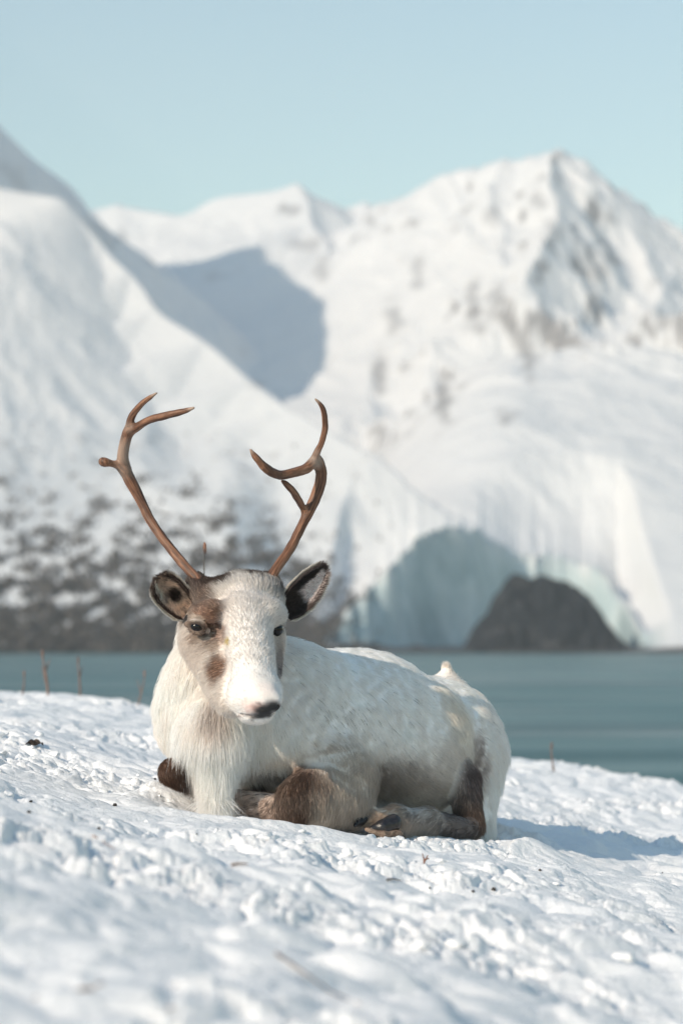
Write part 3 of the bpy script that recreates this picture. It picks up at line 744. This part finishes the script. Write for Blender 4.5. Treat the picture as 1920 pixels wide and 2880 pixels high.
def hair(name, root, nrm, flow, length, lift, col, rad, parent, seed, droop=.25, clump=.010, K=5, wild=.12):
    r = np.random.default_rng(seed); n = len(root)
    flow = flow / (np.linalg.norm(flow, axis=1, keepdims=True) + 1e-6)
    j = np.stack([perlin(root * 30, 80 + k) + .6 * perlin(root * 90, 84 + k) for k in range(3)], -1)
    amp = np.clip(length / .03, .35, 1)[:, None]
    flow = flow + amp * (.09 * j + r.normal(size=(n, 3)) * wild)
    tan = flow - (flow * nrm).sum(1, keepdims=True) * nrm; tan = unit(tan)
    lf = np.clip(lift * (1 + .35 * r.normal(size=n)), .04, 1.3)[:, None]
    d = tan * np.cos(lf) + nrm * np.sin(lf)
    length = (length * (1 + .22 * r.normal(size=n))).clip(.002)[:, None]
    t = np.linspace(0, 1, K)[None, :, None]
    L = length[:, None]
    pts = root[:, None] - nrm[:, None] * .0015 + d[:, None] * L * t
    bend = -nrm * np.sin(lf) * .75 + np.array([0, 0, -droop])
    pts = pts + bend[:, None] * L * t * t * .6
    # tips gather into locks
    if clump:
        cell = root / clump; cid = np.floor(cell + .35 * np.stack([perlin(cell * .7, 90 + k) for k in range(3)], -1))
        h = (cid[:, 0] * 7919 + cid[:, 1] * 104729 + cid[:, 2] * 1299709).astype(np.int64)
        u_, inv = np.unique(h, return_inverse=True); cnt = np.bincount(inv)
        tips = pts[:, -1]; mean = np.stack([np.bincount(inv, tips[:, k]) / cnt for k in range(3)], -1)[inv]
        pts = pts + ((mean - tips) * .26 * np.clip(length / .03, .15, 1))[:, None] * (t ** 1.5)
    cu = bpy.data.hair_curves.new(name); cu.add_curves([K] * n)
    cu.points.foreach_set('position', pts.astype(np.float32).ravel())
    ra = cu.attributes.get('radius') or cu.attributes.new('radius', 'FLOAT', 'POINT')
    rr = rad * (1.0 - .85 * np.linspace(0, 1, K) ** 1.5)[None] * (1 + .3 * r.random((n, 1)))
    ra.data.foreach_set('value', rr.astype(np.float32).ravel())
    ca = cu.attributes.new('hair_colour', 'FLOAT_COLOR', 'CURVE')
    col = col * (1 + .07 * r.normal(size=(n, 1))); col = np.clip(col, .01, .96)
    ca.data.foreach_set('color', np.concatenate([col, np.ones((n, 1))], 1).astype(np.float32).ravel())
    cu.materials.append(mh.m)
    o = bpy.data.objects.new(name, cu); C.objects.link(o); child(o, parent)
    return o
view = unit(BV - cam_p)
back = (BN * view).sum(1)                                   # >0 faces away from the lens
headness = np.exp(-(np.linalg.norm((BV - P(690, 1840, 5.85)) / [.16, .2, .22], axis=1)) ** 2 * .8)
dens = (1 + 1.5 * headness) * np.where(back > .35, .35, 1.0)
dens *= np.where(BV[:, 2] < ground_z(BV[:, 0], BV[:, 1], False) - .01, .02, 1)
for k in range(2):
    dens *= np.where(np.linalg.norm((BV - eye_frame(k) - [-.003, -.012, 0]) / [.021, .04, .0105], axis=1) < 1, 0, 1)
dens *= 1 - .9 * (np.linalg.norm((BV - P(745, 1998, 5.66)) / [.024, .04, .014], axis=1) < 1)
for a, b in zip(mouth[:-1], mouth[1:]): dens *= np.where(d_cone(BV, P(*a), P(*b), .006, .006) < 0, 0, 1)
NH = 330000
root, nr = sample(BV, BF, BN, dens, NH, 1)
fl, ln, lf, c0 = blend(root, nr); hc = coat(root + fl * .3 * ln[:, None] * 0, c0)
crown = np.exp(-(np.linalg.norm((root - P(670, 1622, 6.0)) / [.11, .1, .02], axis=1)) ** 2); ln = ln * (1 + .5 * crown)
ln = ln * np.clip(np.linalg.norm(root - P(742, 1990, 5.665), axis=1) / .05, .35, 1)
hd = np.exp(-(np.linalg.norm((root - P(690, 1790, 5.84)) / [.13, .2, .17], axis=1)) ** 4)[:, None]
cx = root[:, 0] - P(722, 1800, 5.8)[0]
fl = fl + hd * np.stack([np.clip(cx * 9, -.9, .9), 0 * cx, -.25 * np.abs(cx) * 9], -1) + hd * .22 * np.stack([perlin(root * 22, 110 + k) for k in range(3)], -1)
ln = ln * (1 + .35 * hd[:, 0] * smooth01(root[:, 2], CZ + .01, CZ + .10))
hc = hc * (1 - hd * .12 * (rng.random((NH, 1)) < .25)) * (1 + hd * .08 * perlin(root * [220, 220, 60], 115)[:, None])
dark = rng.random(NH); side = (hc.min(1) > .45) & (root[:, 0] > -.22) & (root[:, 2] > CZ - .36)
hc[side & (dark < .010)] *= .35
sk = np.exp(-(np.linalg.norm((root - P(965, 2005, 6.05)) / [.085, .15, .040], axis=1)) ** 2); hc[dark < .05 * sk] *= .2
leg_ = np.exp(-(np.linalg.norm((root - P(715, 2262, 5.98)) / [.085, .1, .045], axis=1)) ** 2) > .35; hc[leg_ & (perlin(root * 95, 99) > .18)] *= .35
speck = (hc.max(1) < .4); hc[speck & (dark > .90)] = hc[speck & (dark > .90)] * 2.4
lf = lf * (1 + .5 * hd[:, 0])
hair('fur', root, nr, fl, ln, lf, hc, .00042, deer, 2)
# the long mane under the neck
mk_ = np.exp(-(np.linalg.norm((BV - P(606, 2130, 5.93)) / [.072, .13, .115], axis=1)) ** 2.5) * (back < .3)
mk_ += .5 * np.exp(-(np.linalg.norm((BV - P(500, 1960, 6.0)) / [.05, .13, .12], axis=1)) ** 4) * (back < .5)
root, nr = sample(BV, BF, BN, mk_ + 1e-9, 26000, 4)
fl, ln, lf, c0 = blend(root, nr); hc = coat(root, c0)
fl = fl + [.03, -.1, -.5]
hair('mane', root, nr, fl, ln * 1.15, lf * 1.2, np.clip(hc * 1.02, 0, .95), .00045, deer, 5, droop=.5, clump=.009, K=7, wild=.15)

# eyes ------------------------------------------------------------
m = Mat('eye_wet_black'); m.set(Base_Color=(.006, .005, .006, 1), Roughness=.10); m.b.inputs['Specular IOR Level'].default_value = .35
for k in range(2):
    c = eye_frame(k); v = IV2 * ER + c + np.array([-.001, -.0055, 0] if k == 0 else [-.021, .010, 0])
    mesh_obj('eye', v, IF2, m.m, deer)

# ears ------------------------------------------------------------
def make_ear(base, tip, width, opening, kind):
    B, T = P(*base), P(*tip); ax = T - B; L = np.linalg.norm(ax); ax = ax / L
    op = np.array(opening, float); op = unit(op - (op @ ax) * ax); side = np.cross(ax, op)
    nu, nv = 29, 33; w0 = width * base[2] / F
    u = np.linspace(-1, 1, nu); t = np.linspace(0, 1, nv); Tt, U = np.meshgrid(t, u, indexing='ij')
    prof = np.interp(Tt, [0, .12, .35, .6, .8, .93, 1], kind['prof']) * w0
    ang = U * np.interp(Tt, [0, .3, .7, 1], kind['curl'])
    X = prof * np.sin(ang) / np.sin(np.minimum(np.abs(ang).max(1, keepdims=True), 1.5)); Yd = prof * (.9 * (1 - np.cos(ang)) - .35)
    bendv = kind.get('bend', 0) * L * Tt ** 2
    Q = B + ax * (Tt * L)[..., None] + side * X[..., None] + op * Yd[..., None] + side * bendv[..., None]
    Q = Q.reshape(-1, 3); fq = grid_faces(nv, nu)
    Qg = Q.reshape(nv, nu, 3); du = np.gradient(Qg, axis=1); dv = np.gradient(Qg, axis=0)
    N = unit(np.cross(du, dv)).reshape(-1, 3)
    if (N @ op).mean() < 0: N = -N
    inner = Q; outer = Q - N * .0045
    V = np.concatenate([inner, outer]); n = nu * nv
    rim = list(range(0, nu)) + [i * nu + nu - 1 for i in range(1, nv)] + [(nv - 1) * nu + i for i in range(nu - 2, -1, -1)] + [i * nu for i in range(nv - 2, 0, -1)]
    rf = [(rim[i], rim[(i + 1) % len(rim)], rim[(i + 1) % len(rim)] + n, rim[i] + n) for i in range(len(rim))]
    Fq = np.concatenate([fq, fq[:, ::-1] + n, np.array(rf)])
    Uf, Tf = U.ravel(), Tt.ravel()
    ci = kind['inner'](Uf, Tf, Q); co = kind['outer'](Uf, Tf, Q)
    o = mesh_obj('ear', V, Fq, mb.m, deer, attrs={'coat': np.concatenate([ci, co])})
    NN = np.concatenate([N, -N])
    # hair inside, on the back and as a fringe on the rim
    allc = np.concatenate([ci, co]); edge = np.concatenate([np.abs(Uf) > .82, np.abs(Uf) > .82])
    for part, d0, ln_, lift_, n_, flow in (
            (0, np.concatenate([np.ones(n), np.zeros(n)]), kind['ilen'], .75, 7000, lambda p: ax * .8 + side * 0),
            (1, np.concatenate([np.zeros(n), np.ones(n)]), .014, .30, 5000, lambda p: ax),
            (2, edge * (1 + 0 * NN[:, 0]), .017, .35, 6500, lambda p: ax)):
        X9 = np.concatenate([V, NN], 1)
        r_, n_r = sample(V, fq if part == 0 else (fq[:, ::-1] + n if part == 1 else np.concatenate([fq, fq + n])), NN, d0 + 1e-9, n_, 30 + part)
        # colour by nearest vertex
        cc = np.empty_like(r_)
        for s in range(0, len(r_), 600):
            dd = ((r_[s:s + 600, None] - V[None]) ** 2).sum(2); cc[s:s + 600] = allc[dd.argmin(1)]
        rel = r_ - (B + np.outer((r_ - B) @ ax, ax)); out = unit(rel)
        fl = ax * 1.0 + (0 if part == 1 else -.3 if part == 0 else 1.1) * out + (op * .3 if part == 0 else 0)
        if part == 0: cc = cc * np.where(rng.random((len(cc), 1)) < .25, .6, 1.3)
        hair('fur', r_, n_r, fl, np.full(len(r_), ln_), np.full(len(r_), lift_), cc, .00042, o, 50 + part, droop=.05, clump=.006, K=4, wild=.25)
    return o
def rgb(*c): return np.array(c)
def lerpc(a, b, f): return a * (1 - f[:, None]) + b * f[:, None]
def in_left(U, T, Q):
    c = lerpc(rgb(.66, .54, .45), rgb(.86, .77, .68), smooth01(-U, 0, .6) * smooth01(T, .3, .7))
    n = perlin(Q * 70, 91)
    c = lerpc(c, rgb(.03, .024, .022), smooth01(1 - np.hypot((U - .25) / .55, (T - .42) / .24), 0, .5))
    c = lerpc(c, rgb(.12, .09, .08), smooth01(n, .1, .5) * .6)
    return lerpc(c, rgb(.10, .07, .06), np.maximum(smooth01(np.abs(U), .80, .93), smooth01(T, .93, .98)))
def in_right(U, T, Q):
    c = np.tile(rgb(.80, .71, .69), (len(U), 1)); n = perlin(Q * 60, 92)
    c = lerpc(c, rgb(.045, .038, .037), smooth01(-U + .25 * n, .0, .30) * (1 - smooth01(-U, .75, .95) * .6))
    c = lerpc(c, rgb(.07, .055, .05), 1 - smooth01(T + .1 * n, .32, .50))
    return lerpc(c, rgb(.12, .09, .085), np.maximum(smooth01(np.abs(U), .84, .95), smooth01(T, .90, .97)))
def out_ear(U, T, Q):
    n = perlin(Q * 60, 93)
    c = lerpc(rgb(.30, .22, .18), rgb(.13, .10, .09), smooth01(n, -.3, .5))
    c = lerpc(c, rgb(.72, .68, .62), smooth01(np.abs(U), .4, .75) * (1 - smooth01(T, .8, .95)))
    return c
make_ear((530, 1726, 5.955), (438, 1634, 5.93), 38, (.15, -1, .12),
         dict(prof=[.62, .88, 1.06, 1.08, .95, .62, .20], curl=[1.5, 1.35, 1.15, 1.0], inner=in_left, outer=out_ear, ilen=.016, bend=.05))
make_ear((794, 1720, 5.96), (920, 1602, 5.98), 40, (.25, -1, -.35),
         dict(prof=[.75, .92, 1.05, .95, .66, .36, .10], curl=[1.5, 1.3, 1.1, .9], inner=in_right, outer=out_ear, ilen=.009, bend=-.06))

# antlers ------------------------------------------------------------
m = Mat('antler_bone'); a = m.n('ShaderNodeAttribute', attribute_name='grain')
st = m.n('ShaderNodeTexNoise'); st.inputs['Scale'].default_value = 1; st.inputs['Detail'].default_value = 6; st.inputs['Roughness'].default_value = .65
m.l(a, 'Vector', st, 0)
r1 = m.ramp(st, [(.30, (.022, .011, .008)), (.44, (.10, .047, .028)), (.58, (.23, .112, .065)), (.76, (.42, .25, .165))])
pale = m.n('ShaderNodeAttribute', attribute_name='pale')
mx = m.mix((pale, 'Fac'), (r1, 0), (.42, .33, .27)); m.l(mx, 2, m.b, 'Base Color')
fine2 = m.noise(300, 4, .6); b1 = m.bump(st, .9, .0028); m.bump(fine2, .3, .001, prev=b1); m.set(Roughness=.48); m.b.inputs['Specular IOR Level'].default_value = .35
M_ANT = m.m
def beam(pts, k=.006):
    """one beam or tine: a chain of tapering segments through pixel-measured stations with their real depth"""
    pts = np.array(pts, float)
    # densify with Catmull-Rom
    out = []
    for i in range(len(pts) - 1):
        p0, p1, p2, p3 = pts[max(i - 1, 0)], pts[i], pts[i + 1], pts[min(i + 2, len(pts) - 1)]
        for t in (0, .33, .66):
            out.append(.5 * ((2 * p1) + (-p0 + p2) * t + (2 * p0 - 5 * p1 + 4 * p2 - p3) * t * t + (-p0 + 3 * p1 - 3 * p2 + p3) * t ** 3))
    out.append(pts[-1]); out = np.array(out)
    W = np.array([P(*q[:3]) for q in out]); rr = out[:, 3] * out[:, 2] / F * 1.05
    return W, rr
def make_antler(chains, pales):
    pr = []; allW = []; s = []; axes = []
    for ch in chains:
        W, rr = beam(ch)
        pr.append(Prim('chain', (W, rr), k=.009))
        allW.append(W); d = np.r_[0, np.cumsum(np.linalg.norm(np.diff(W, axis=0), axis=1))]; s.append(d)
    ex = lambda p: .0010 * perlin(p * 45, 95)
    V, Fq, N = sdf_mesh(pr, .0032, extra=ex)
    # grain coordinate: angle round the beam and slow distance along it
    best = np.full(len(V), 9.); G = np.zeros((len(V), 3))
    for W, d in zip(allW, s):
        for i in range(len(W) - 1):
            a, b = W[i], W[i + 1]; ba = b - a; t = np.clip(((V - a) @ ba) / (ba @ ba), 0, 1); q = V - a - t[:, None] * ba
            dd = np.linalg.norm(q, axis=1); m_ = dd < best; best[m_] = dd[m_]
            sgm = (d[i] + t * np.linalg.norm(ba))
            G[m_] = np.stack([q[m_, 0] * 150, q[m_, 1] * 150 , sgm[m_] * 9], 1)
    pale_ = np.zeros(len(V))
    for x, y, Y, rp, st_ in pales:
        pale_ = np.maximum(pale_, st_ * (1 - smooth01(np.linalg.norm(V - P(x, y, Y), axis=1) / (rp * Y / F), .3, 1)))
    return mesh_obj('antler', V, Fq, M_ANT, deer, attrs={'grain': G, 'pale': pale_})
make_antler([
    [(570, 1655, 5.95, 20), (562, 1640, 5.953, 18), (554, 1628, 5.957, 13), (518, 1590, 5.98, 13), (464, 1523, 6.02, 12.5), (424, 1465, 6.05, 12.5), (397, 1411, 6.06, 13.5), (370, 1358, 6.06, 16),
     (349, 1312, 6.05, 17.5), (346, 1273, 6.04, 15), (355, 1232, 6.03, 15), (366, 1200, 6.02, 14.5), (367, 1182, 6.01, 10.5), (379, 1157, 6.0, 9), (404, 1131, 5.98, 7.5), (425, 1115, 5.965, 6), (441, 1105, 5.96, 2.6)],
    [(362, 1215, 6.02, 11), (380, 1204, 6.01, 12), (402, 1190, 5.99, 10.5), (428, 1178, 5.97, 10.5), (464, 1169, 5.95, 10.5), (504, 1160, 5.93, 9), (527, 1153, 5.92, 6.5), (545, 1147, 5.91, 3)],
    [(350, 1322, 6.05, 13), (330, 1308, 6.04, 11), (312, 1303, 6.03, 9.5), (297, 1300, 6.02, 12.5), (290, 1299, 6.02, 12.5)]],
    [(350, 1270, 6.04, 60, .5), (345, 1320, 6.05, 45, .35), (366, 1200, 6.02, 30, .45), (441, 1105, 5.96, 26, .7), (545, 1147, 5.91, 26, .7)])
make_antler([
    [(748, 1652, 5.95, 21), (753, 1640, 5.953, 19), (760, 1627, 5.957, 14.5), (777, 1599, 5.97, 13.5), (817, 1541, 6.01, 13), (848, 1479, 6.04, 13), (875, 1425, 6.05, 15), (897, 1371, 6.05, 15.5), (904, 1331, 6.04, 15), (899, 1296, 6.03, 11), (890, 1282, 6.02, 6)],
    [(897, 1318, 6.04, 11), (881, 1303, 6.02, 14), (860, 1318, 6.0, 14), (826, 1329, 5.97, 13), (786, 1336, 5.94, 12.5), (752, 1320, 5.91, 12.5), (723, 1291, 5.89, 9.5), (712, 1276, 5.885, 7), (703, 1262, 5.88, 2.8)],
    [(878, 1302, 6.02, 12), (891, 1272, 6.01, 9.5), (906, 1240, 6.0, 8), (914, 1200, 5.99, 8.5), (911, 1158, 5.97, 7.5), (900, 1136, 5.96, 5.5), (886, 1122, 5.955, 2.6)],
    [(862, 1452, 6.05, 8), (853, 1434, 6.045, 8), (846, 1418, 6.03, 9), (826, 1385, 5.99, 10), (805, 1362, 5.97, 8), (793, 1353, 5.965, 4)]],
    [(882, 1298, 6.02, 36, .7), (893, 1275, 6.01, 22, .4), (886, 1122, 5.955, 22, .6), (703, 1262, 5.88, 22, .6)])

# hooves ------------------------------------------------------------
m = Mat('hoof_horn'); nz = m.noise(90, 4, .6, stretch=(1, 1, 3)); r1 = m.ramp(nz, [(.35, (.006, .008, .012)), (.7, (.04, .035, .035))])
m.l(r1, 0, m.b, 'Base Color'); m.set(Roughness=.30); m.bump(nz, .4, .002); M_HOOF = m.m
m = Mat('hoof_sole'); nz = m.noise(70, 4, .6); r1 = m.ramp(nz, [(.35, (.10, .065, .045)), (.7, (.34, .25, .19))])
m.l(r1, 0, m.b, 'Base Color'); m.set(Roughness=.6); m.bump(nz, .6, .004); M_SOLE = m.m
def hoof(chain, mat, name='hoof', flat=None):
    pr = [cone(a[:3], b[:3], a[3], b[3], flat=flat, k=.008) for a, b in zip(chain[:-1], chain[1:])]
    V, Fq, N = sdf_mesh(pr, .0045, extra=lambda p: .0015 * perlin(p * 50, 97))
    return mesh_obj(name, V, Fq, mat, deer)
hoof([(1104, 2316, 6.03, 25), (1076, 2326, 6.01, 20), (1046, 2333, 6.0, 10)], M_HOOF)
hoof([(1100, 2338, 6.045, 15), (1068, 2344, 6.03, 12), (1040, 2344, 6.02, 6)], M_HOOF)
hoof([(1122, 2344, 6.02, 9), (1078, 2346, 6.0, 10), (1030, 2334, 5.99, 6)], M_SOLE, 'hoof_sole')
hoof([(1035, 2272, 6.10, 20), (1042, 2262, 6.12, 12), (1052, 2258, 6.13, 7)], M_HOOF)
hoof([(1040, 2295, 6.04, 13), (1012, 2312, 6.02, 12), (1000, 2322, 6.0, 6)], M_HOOF)

# ------------------------------------------------------------------ small things on the snow
def ghit(px, py, y0=2.2, y1=11.5):
    ys = np.linspace(y0, y1, 2600); a = P(px, py, 1.0) - cam_p; q = cam_p + a * ys[:, None]
    below = q[:, 2] < gz_at(q[:, 0], q[:, 1]); k = int(np.argmax(below))
    return q[k] if below[k] else q[-1]
def tube(pts, rad, seg=7):
    pts = np.array(pts, float); rad = np.broadcast_to(rad, (len(pts),)); V = []
    d = np.gradient(pts, axis=0); d = unit(d); up = np.array([.3, .9, .25])
    for p, t, r_ in zip(pts, d, rad):
        a = unit(np.cross(t, up)); b = np.cross(t, a)
        V += [p + r_ * (math.cos(x) * a + math.sin(x) * b) for x in np.linspace(0, 2 * math.pi, seg, endpoint=False)]
    n = len(pts); F_ = []
    for i in range(n - 1):
        for j in range(seg): F_.append((i * seg + j, i * seg + (j + 1) % seg, (i + 1) * seg + (j + 1) % seg, (i + 1) * seg + j))
    return V, F_
def simple(name, stops, scale=60, rough=.8):
    m = Mat(name); nz = m.noise(scale, 5, .65); r1 = m.ramp(nz, stops); m.l(r1, 0, m.b, 'Base Color'); m.set(Roughness=rough); m.bump(nz, .4, .003); return m.m
M_PEL = simple('dark_pellet', [(.35, (.010, .008, .007)), (.7, (.030, .024, .020))], 200, .55)
M_DRY = simple('dry_stem', [(.3, (.13, .085, .07)), (.7, (.24, .16, .13))], 30)
M_DKS = simple('dark_stem', [(.3, (.05, .05, .05)), (.7, (.12, .11, .10))], 30)
M_BUD = simple('rusty_bud', [(.3, (.14, .06, .04)), (.7, (.26, .13, .08))], 90)
M_LEAF = simple('dead_leaf', [(.3, (.018, .013, .010)), (.7, (.070, .050, .038))], 70)
M_TWG = simple('weathered_twig', [(.3, (.10, .075, .06)), (.7, (.26, .20, .17))], 60)
pel = [(87, 2257, 8, 'small black dropping at the far left, upper one of two'), (82, 2287, 9, 'small black dropping at the far left, lower one of two'),
       (323, 2268, 11, 'largest black dropping in the shaded snow left of the mane'), (278, 2334, 10, 'round black dropping below and left of the biggest one'),
       (553, 2347, 4, 'tiny black dropping in the snow below the mane'), (436, 2193, 6, 'small dark dropping beside the far brown knee'),
       (1330, 2511, 9, 'black dropping left of a snow lump at lower right'), (1388, 2505, 12, 'black dropping right of a snow lump at lower right'),
       (1518, 2450, 7, 'small black dropping alone on the snow right of the rump'), (1208, 2500, 6, 'faint dark speck on the snow below the hind foot'),
       (1862, 2457, 4, 'tiny dark speck on the snow at the right edge')]
for k, (px, py, s, lab) in enumerate(pel):
    c = ghit(px, py); r = np.random.default_rng(200 + k); sz = s * c[1] / F * .62
    v = IV2 * np.array([1.15, .9, .85]) * sz; v = v * (1 + .18 * perlin(v / sz * 1.3 + k * 9, 3))[:, None]
    o = mesh_obj('dropping', v, IF2, M_PEL); o.location = (c[0], c[1], c[2] + sz * .35); o.rotation_euler = (0, .2, r.uniform(0, 6))
    tag(o, lab, 'dropping', 'black droppings scattered on the snow')
# curled dead leaf at the left with its stalk
c = ghit(92, 2097); lf = empty('dead_leaf', tuple(c)); tag(lf, 'dark curled dead leaf lying on the snow at far left', 'leaf')
g = np.linspace(-1, 1, 13); A_, B_ = np.meshgrid(g, np.linspace(0, 1, 15), indexing='ij')
wv = .011 * np.sin(np.pi * B_ ** .8) * (1 + .25 * np.sin(B_ * 17))
X = (B_ - .45) * .052; Z = .004 + .010 * (A_ ** 2) * np.sin(np.pi * B_) + .004 * np.sin(B_ * 9 + A_ * 2); Yy = A_ * wv * 1.6
v = np.stack([X, Yy, Z], -1).reshape(-1, 3); v2 = v - [0, 0, .0012]; fq = grid_faces(13, 15)
mesh_obj('leaf_blade', np.concatenate([v, v2]) + c, np.concatenate([fq, fq[:, ::-1] + len(v)]), M_LEAF, lf)
tv, tf = tube([c + [-.022, 0, .006], c + [-.034, .002, .007], c + [-.044, 0, .004], c + [-.050, -.003, .009]], [.0016, .0013, .0011, .0007])
mesh_obj('leaf_stalk', tv, tf, M_LEAF, lf)
# dry stalks on the crest of the bank, behind the animal
def stalk(px, top_py, Y, r_, lean, lab, mat, bud=None, side=()):
    x = (px - 960) / F * Y; z0 = float(gz_at(x, Y)[0]) - .03; top = P(px + lean, top_py, Y)
    root = empty('dry_stalk', (x, Y, z0)); tag(root, lab, 'stalk', 'dry stalks standing along the crest of the bank')
    base = np.array([x, Y, z0]); n = 7; t = np.linspace(0, 1, n)[:, None]
    pts = base * (1 - t) + top * t + np.stack([np.sin(t[:, 0] * 4 + px) * .004, np.cos(t[:, 0] * 3) * .004, 0 * t[:, 0]], -1)
    tv, tf = tube(pts, np.linspace(r_, r_ * .45, n)); mesh_obj('stem', tv, tf, mat, root)
    for f_, dx, dz in side:
        p0 = base * (1 - f_) + top * f_; tv, tf = tube([p0, p0 + [dx * .5, .01, dz * .55], p0 + [dx, .015, dz]], [r_ * .6, r_ * .5, r_ * .25]); mesh_obj('twig', tv, tf, mat, root)
    if bud:
        v = IV1 * np.array([bud[0], bud[0], bud[1]]); v = v * (1 + .15 * perlin(v * 200, 5))[:, None]
        mesh_obj('seed_head', v + top, IF1, M_BUD if mat is M_DKS else M_DRY, root)
stalk(62, 1895, 10.6, .005, 6, 'short brown dry stalk at the far left of the crest', M_DRY, (.005, .016))
stalk(138, 1840, 10.5, .007, -18, 'thick pale-topped dry stalk, second from the left on the crest', M_DRY, (.006, .020), ((.6, .02, .06), (.4, -.02, .07)))
stalk(226, 1858, 10.6, .006, -6, 'straight brown stalk, third from the left on the crest', M_DRY, (.005, .018), ((.55, .014, .07),))
stalk(388, 1895, 10.6, .0045, 18, 'thin reddish leaning stalk just left of the neck', M_DRY, (.005, .018), ((.5, -.02, .06),))
stalk(1553, 2098, 10.4, .0055, -2, 'thin reddish stalk at the water edge right of the rump', M_DRY, (.005, .016))
stalk(580, 1542, 7.3, .0045, -4, 'tall thin stem with a rusty bud rising behind the head', M_DKS, (.0055, .020))
# rusty sprig and twigs
c = ghit(1193, 2428); sg = empty('rusty_sprig', tuple(c)); tag(sg, 'tiny rusty sprig poking from the snow under the hind foot', 'sprig')
for i, (a, b) in enumerate((((0, 0, -.006), (-.004, 0, .020)), ((-.002, 0, .006), (.010, .002, .009)), ((0, 0, .002), (.007, -.002, .016)))):
    a, b = np.array(a), np.array(b); tv, tf = tube([c + a, c + (a + b) / 2 + [.001, 0, .001], c + b], [.0019, .0016, .0010], 6); mesh_obj('stem' if i == 0 else 'twig', tv, tf, M_BUD, sg)
def twig(pxs, r_, lab, mat=M_TWG, lift=.004):
    pts = [ghit(a, b) + [0, 0, lift] for a, b in pxs]
    c = pts[0].copy(); tv, tf = tube(np.array(pts) - c, np.linspace(r_, r_ * .4, len(pts)))
    o = mesh_obj('twig', tv, tf, mat); o.location = tuple(c); tag(o, lab, 'twig', 'twigs lying on the snow')
twig([(1088, 2481), (1105, 2479), (1128, 2484)], .0022, 'thin grey twig on the snow below the hind foot')
twig([(650, 2440), (672, 2436), (697, 2437)], .0028, 'short brown twig on the snow in front of the lower leg')
twig([(262, 2352), (290, 2370), (322, 2390)], .0013, 'fine pinkish twig beneath the round dropping at left', M_BUD, .001)
twig([(775, 2690), (850, 2742), (930, 2800), (1010, 2835)], .0017, 'long blurred dry grass stem across the near snow')
def chip(px, py, w_, h_, rot, lab):
    c = ghit(px, py); s = c[1] / F
    v = IV2 * np.array([w_ * s, w_ * s * .6, h_ * s * .5]); v = v * (1 + .5 * perlin(IV2 * 1.7 + px, 6))[:, None]
    o = mesh_obj('bark_chip', v, IF2, M_TWG); o.location = (c[0], c[1], c[2]); o.rotation_euler = (0, 0, rot); tag(o, lab, 'bark chip', 'bark chips half sunk in the near snow')
chip(248, 2785, 34, 14, .4, 'long blurred brown bark chip at lower left')
chip(282, 2770, 16, 9, 1.0, 'small blurred bark chip touching the long one')
chip(480, 2838, 15, 10, .2, 'blurred brown bark chip near the bottom, left of centre')
chip(500, 2772, 14, 8, .8, 'faint grey bark chip above the bottom chip')
chip(105, 2808, 16, 7, .5, 'faint blurred bark chip at far lower left')
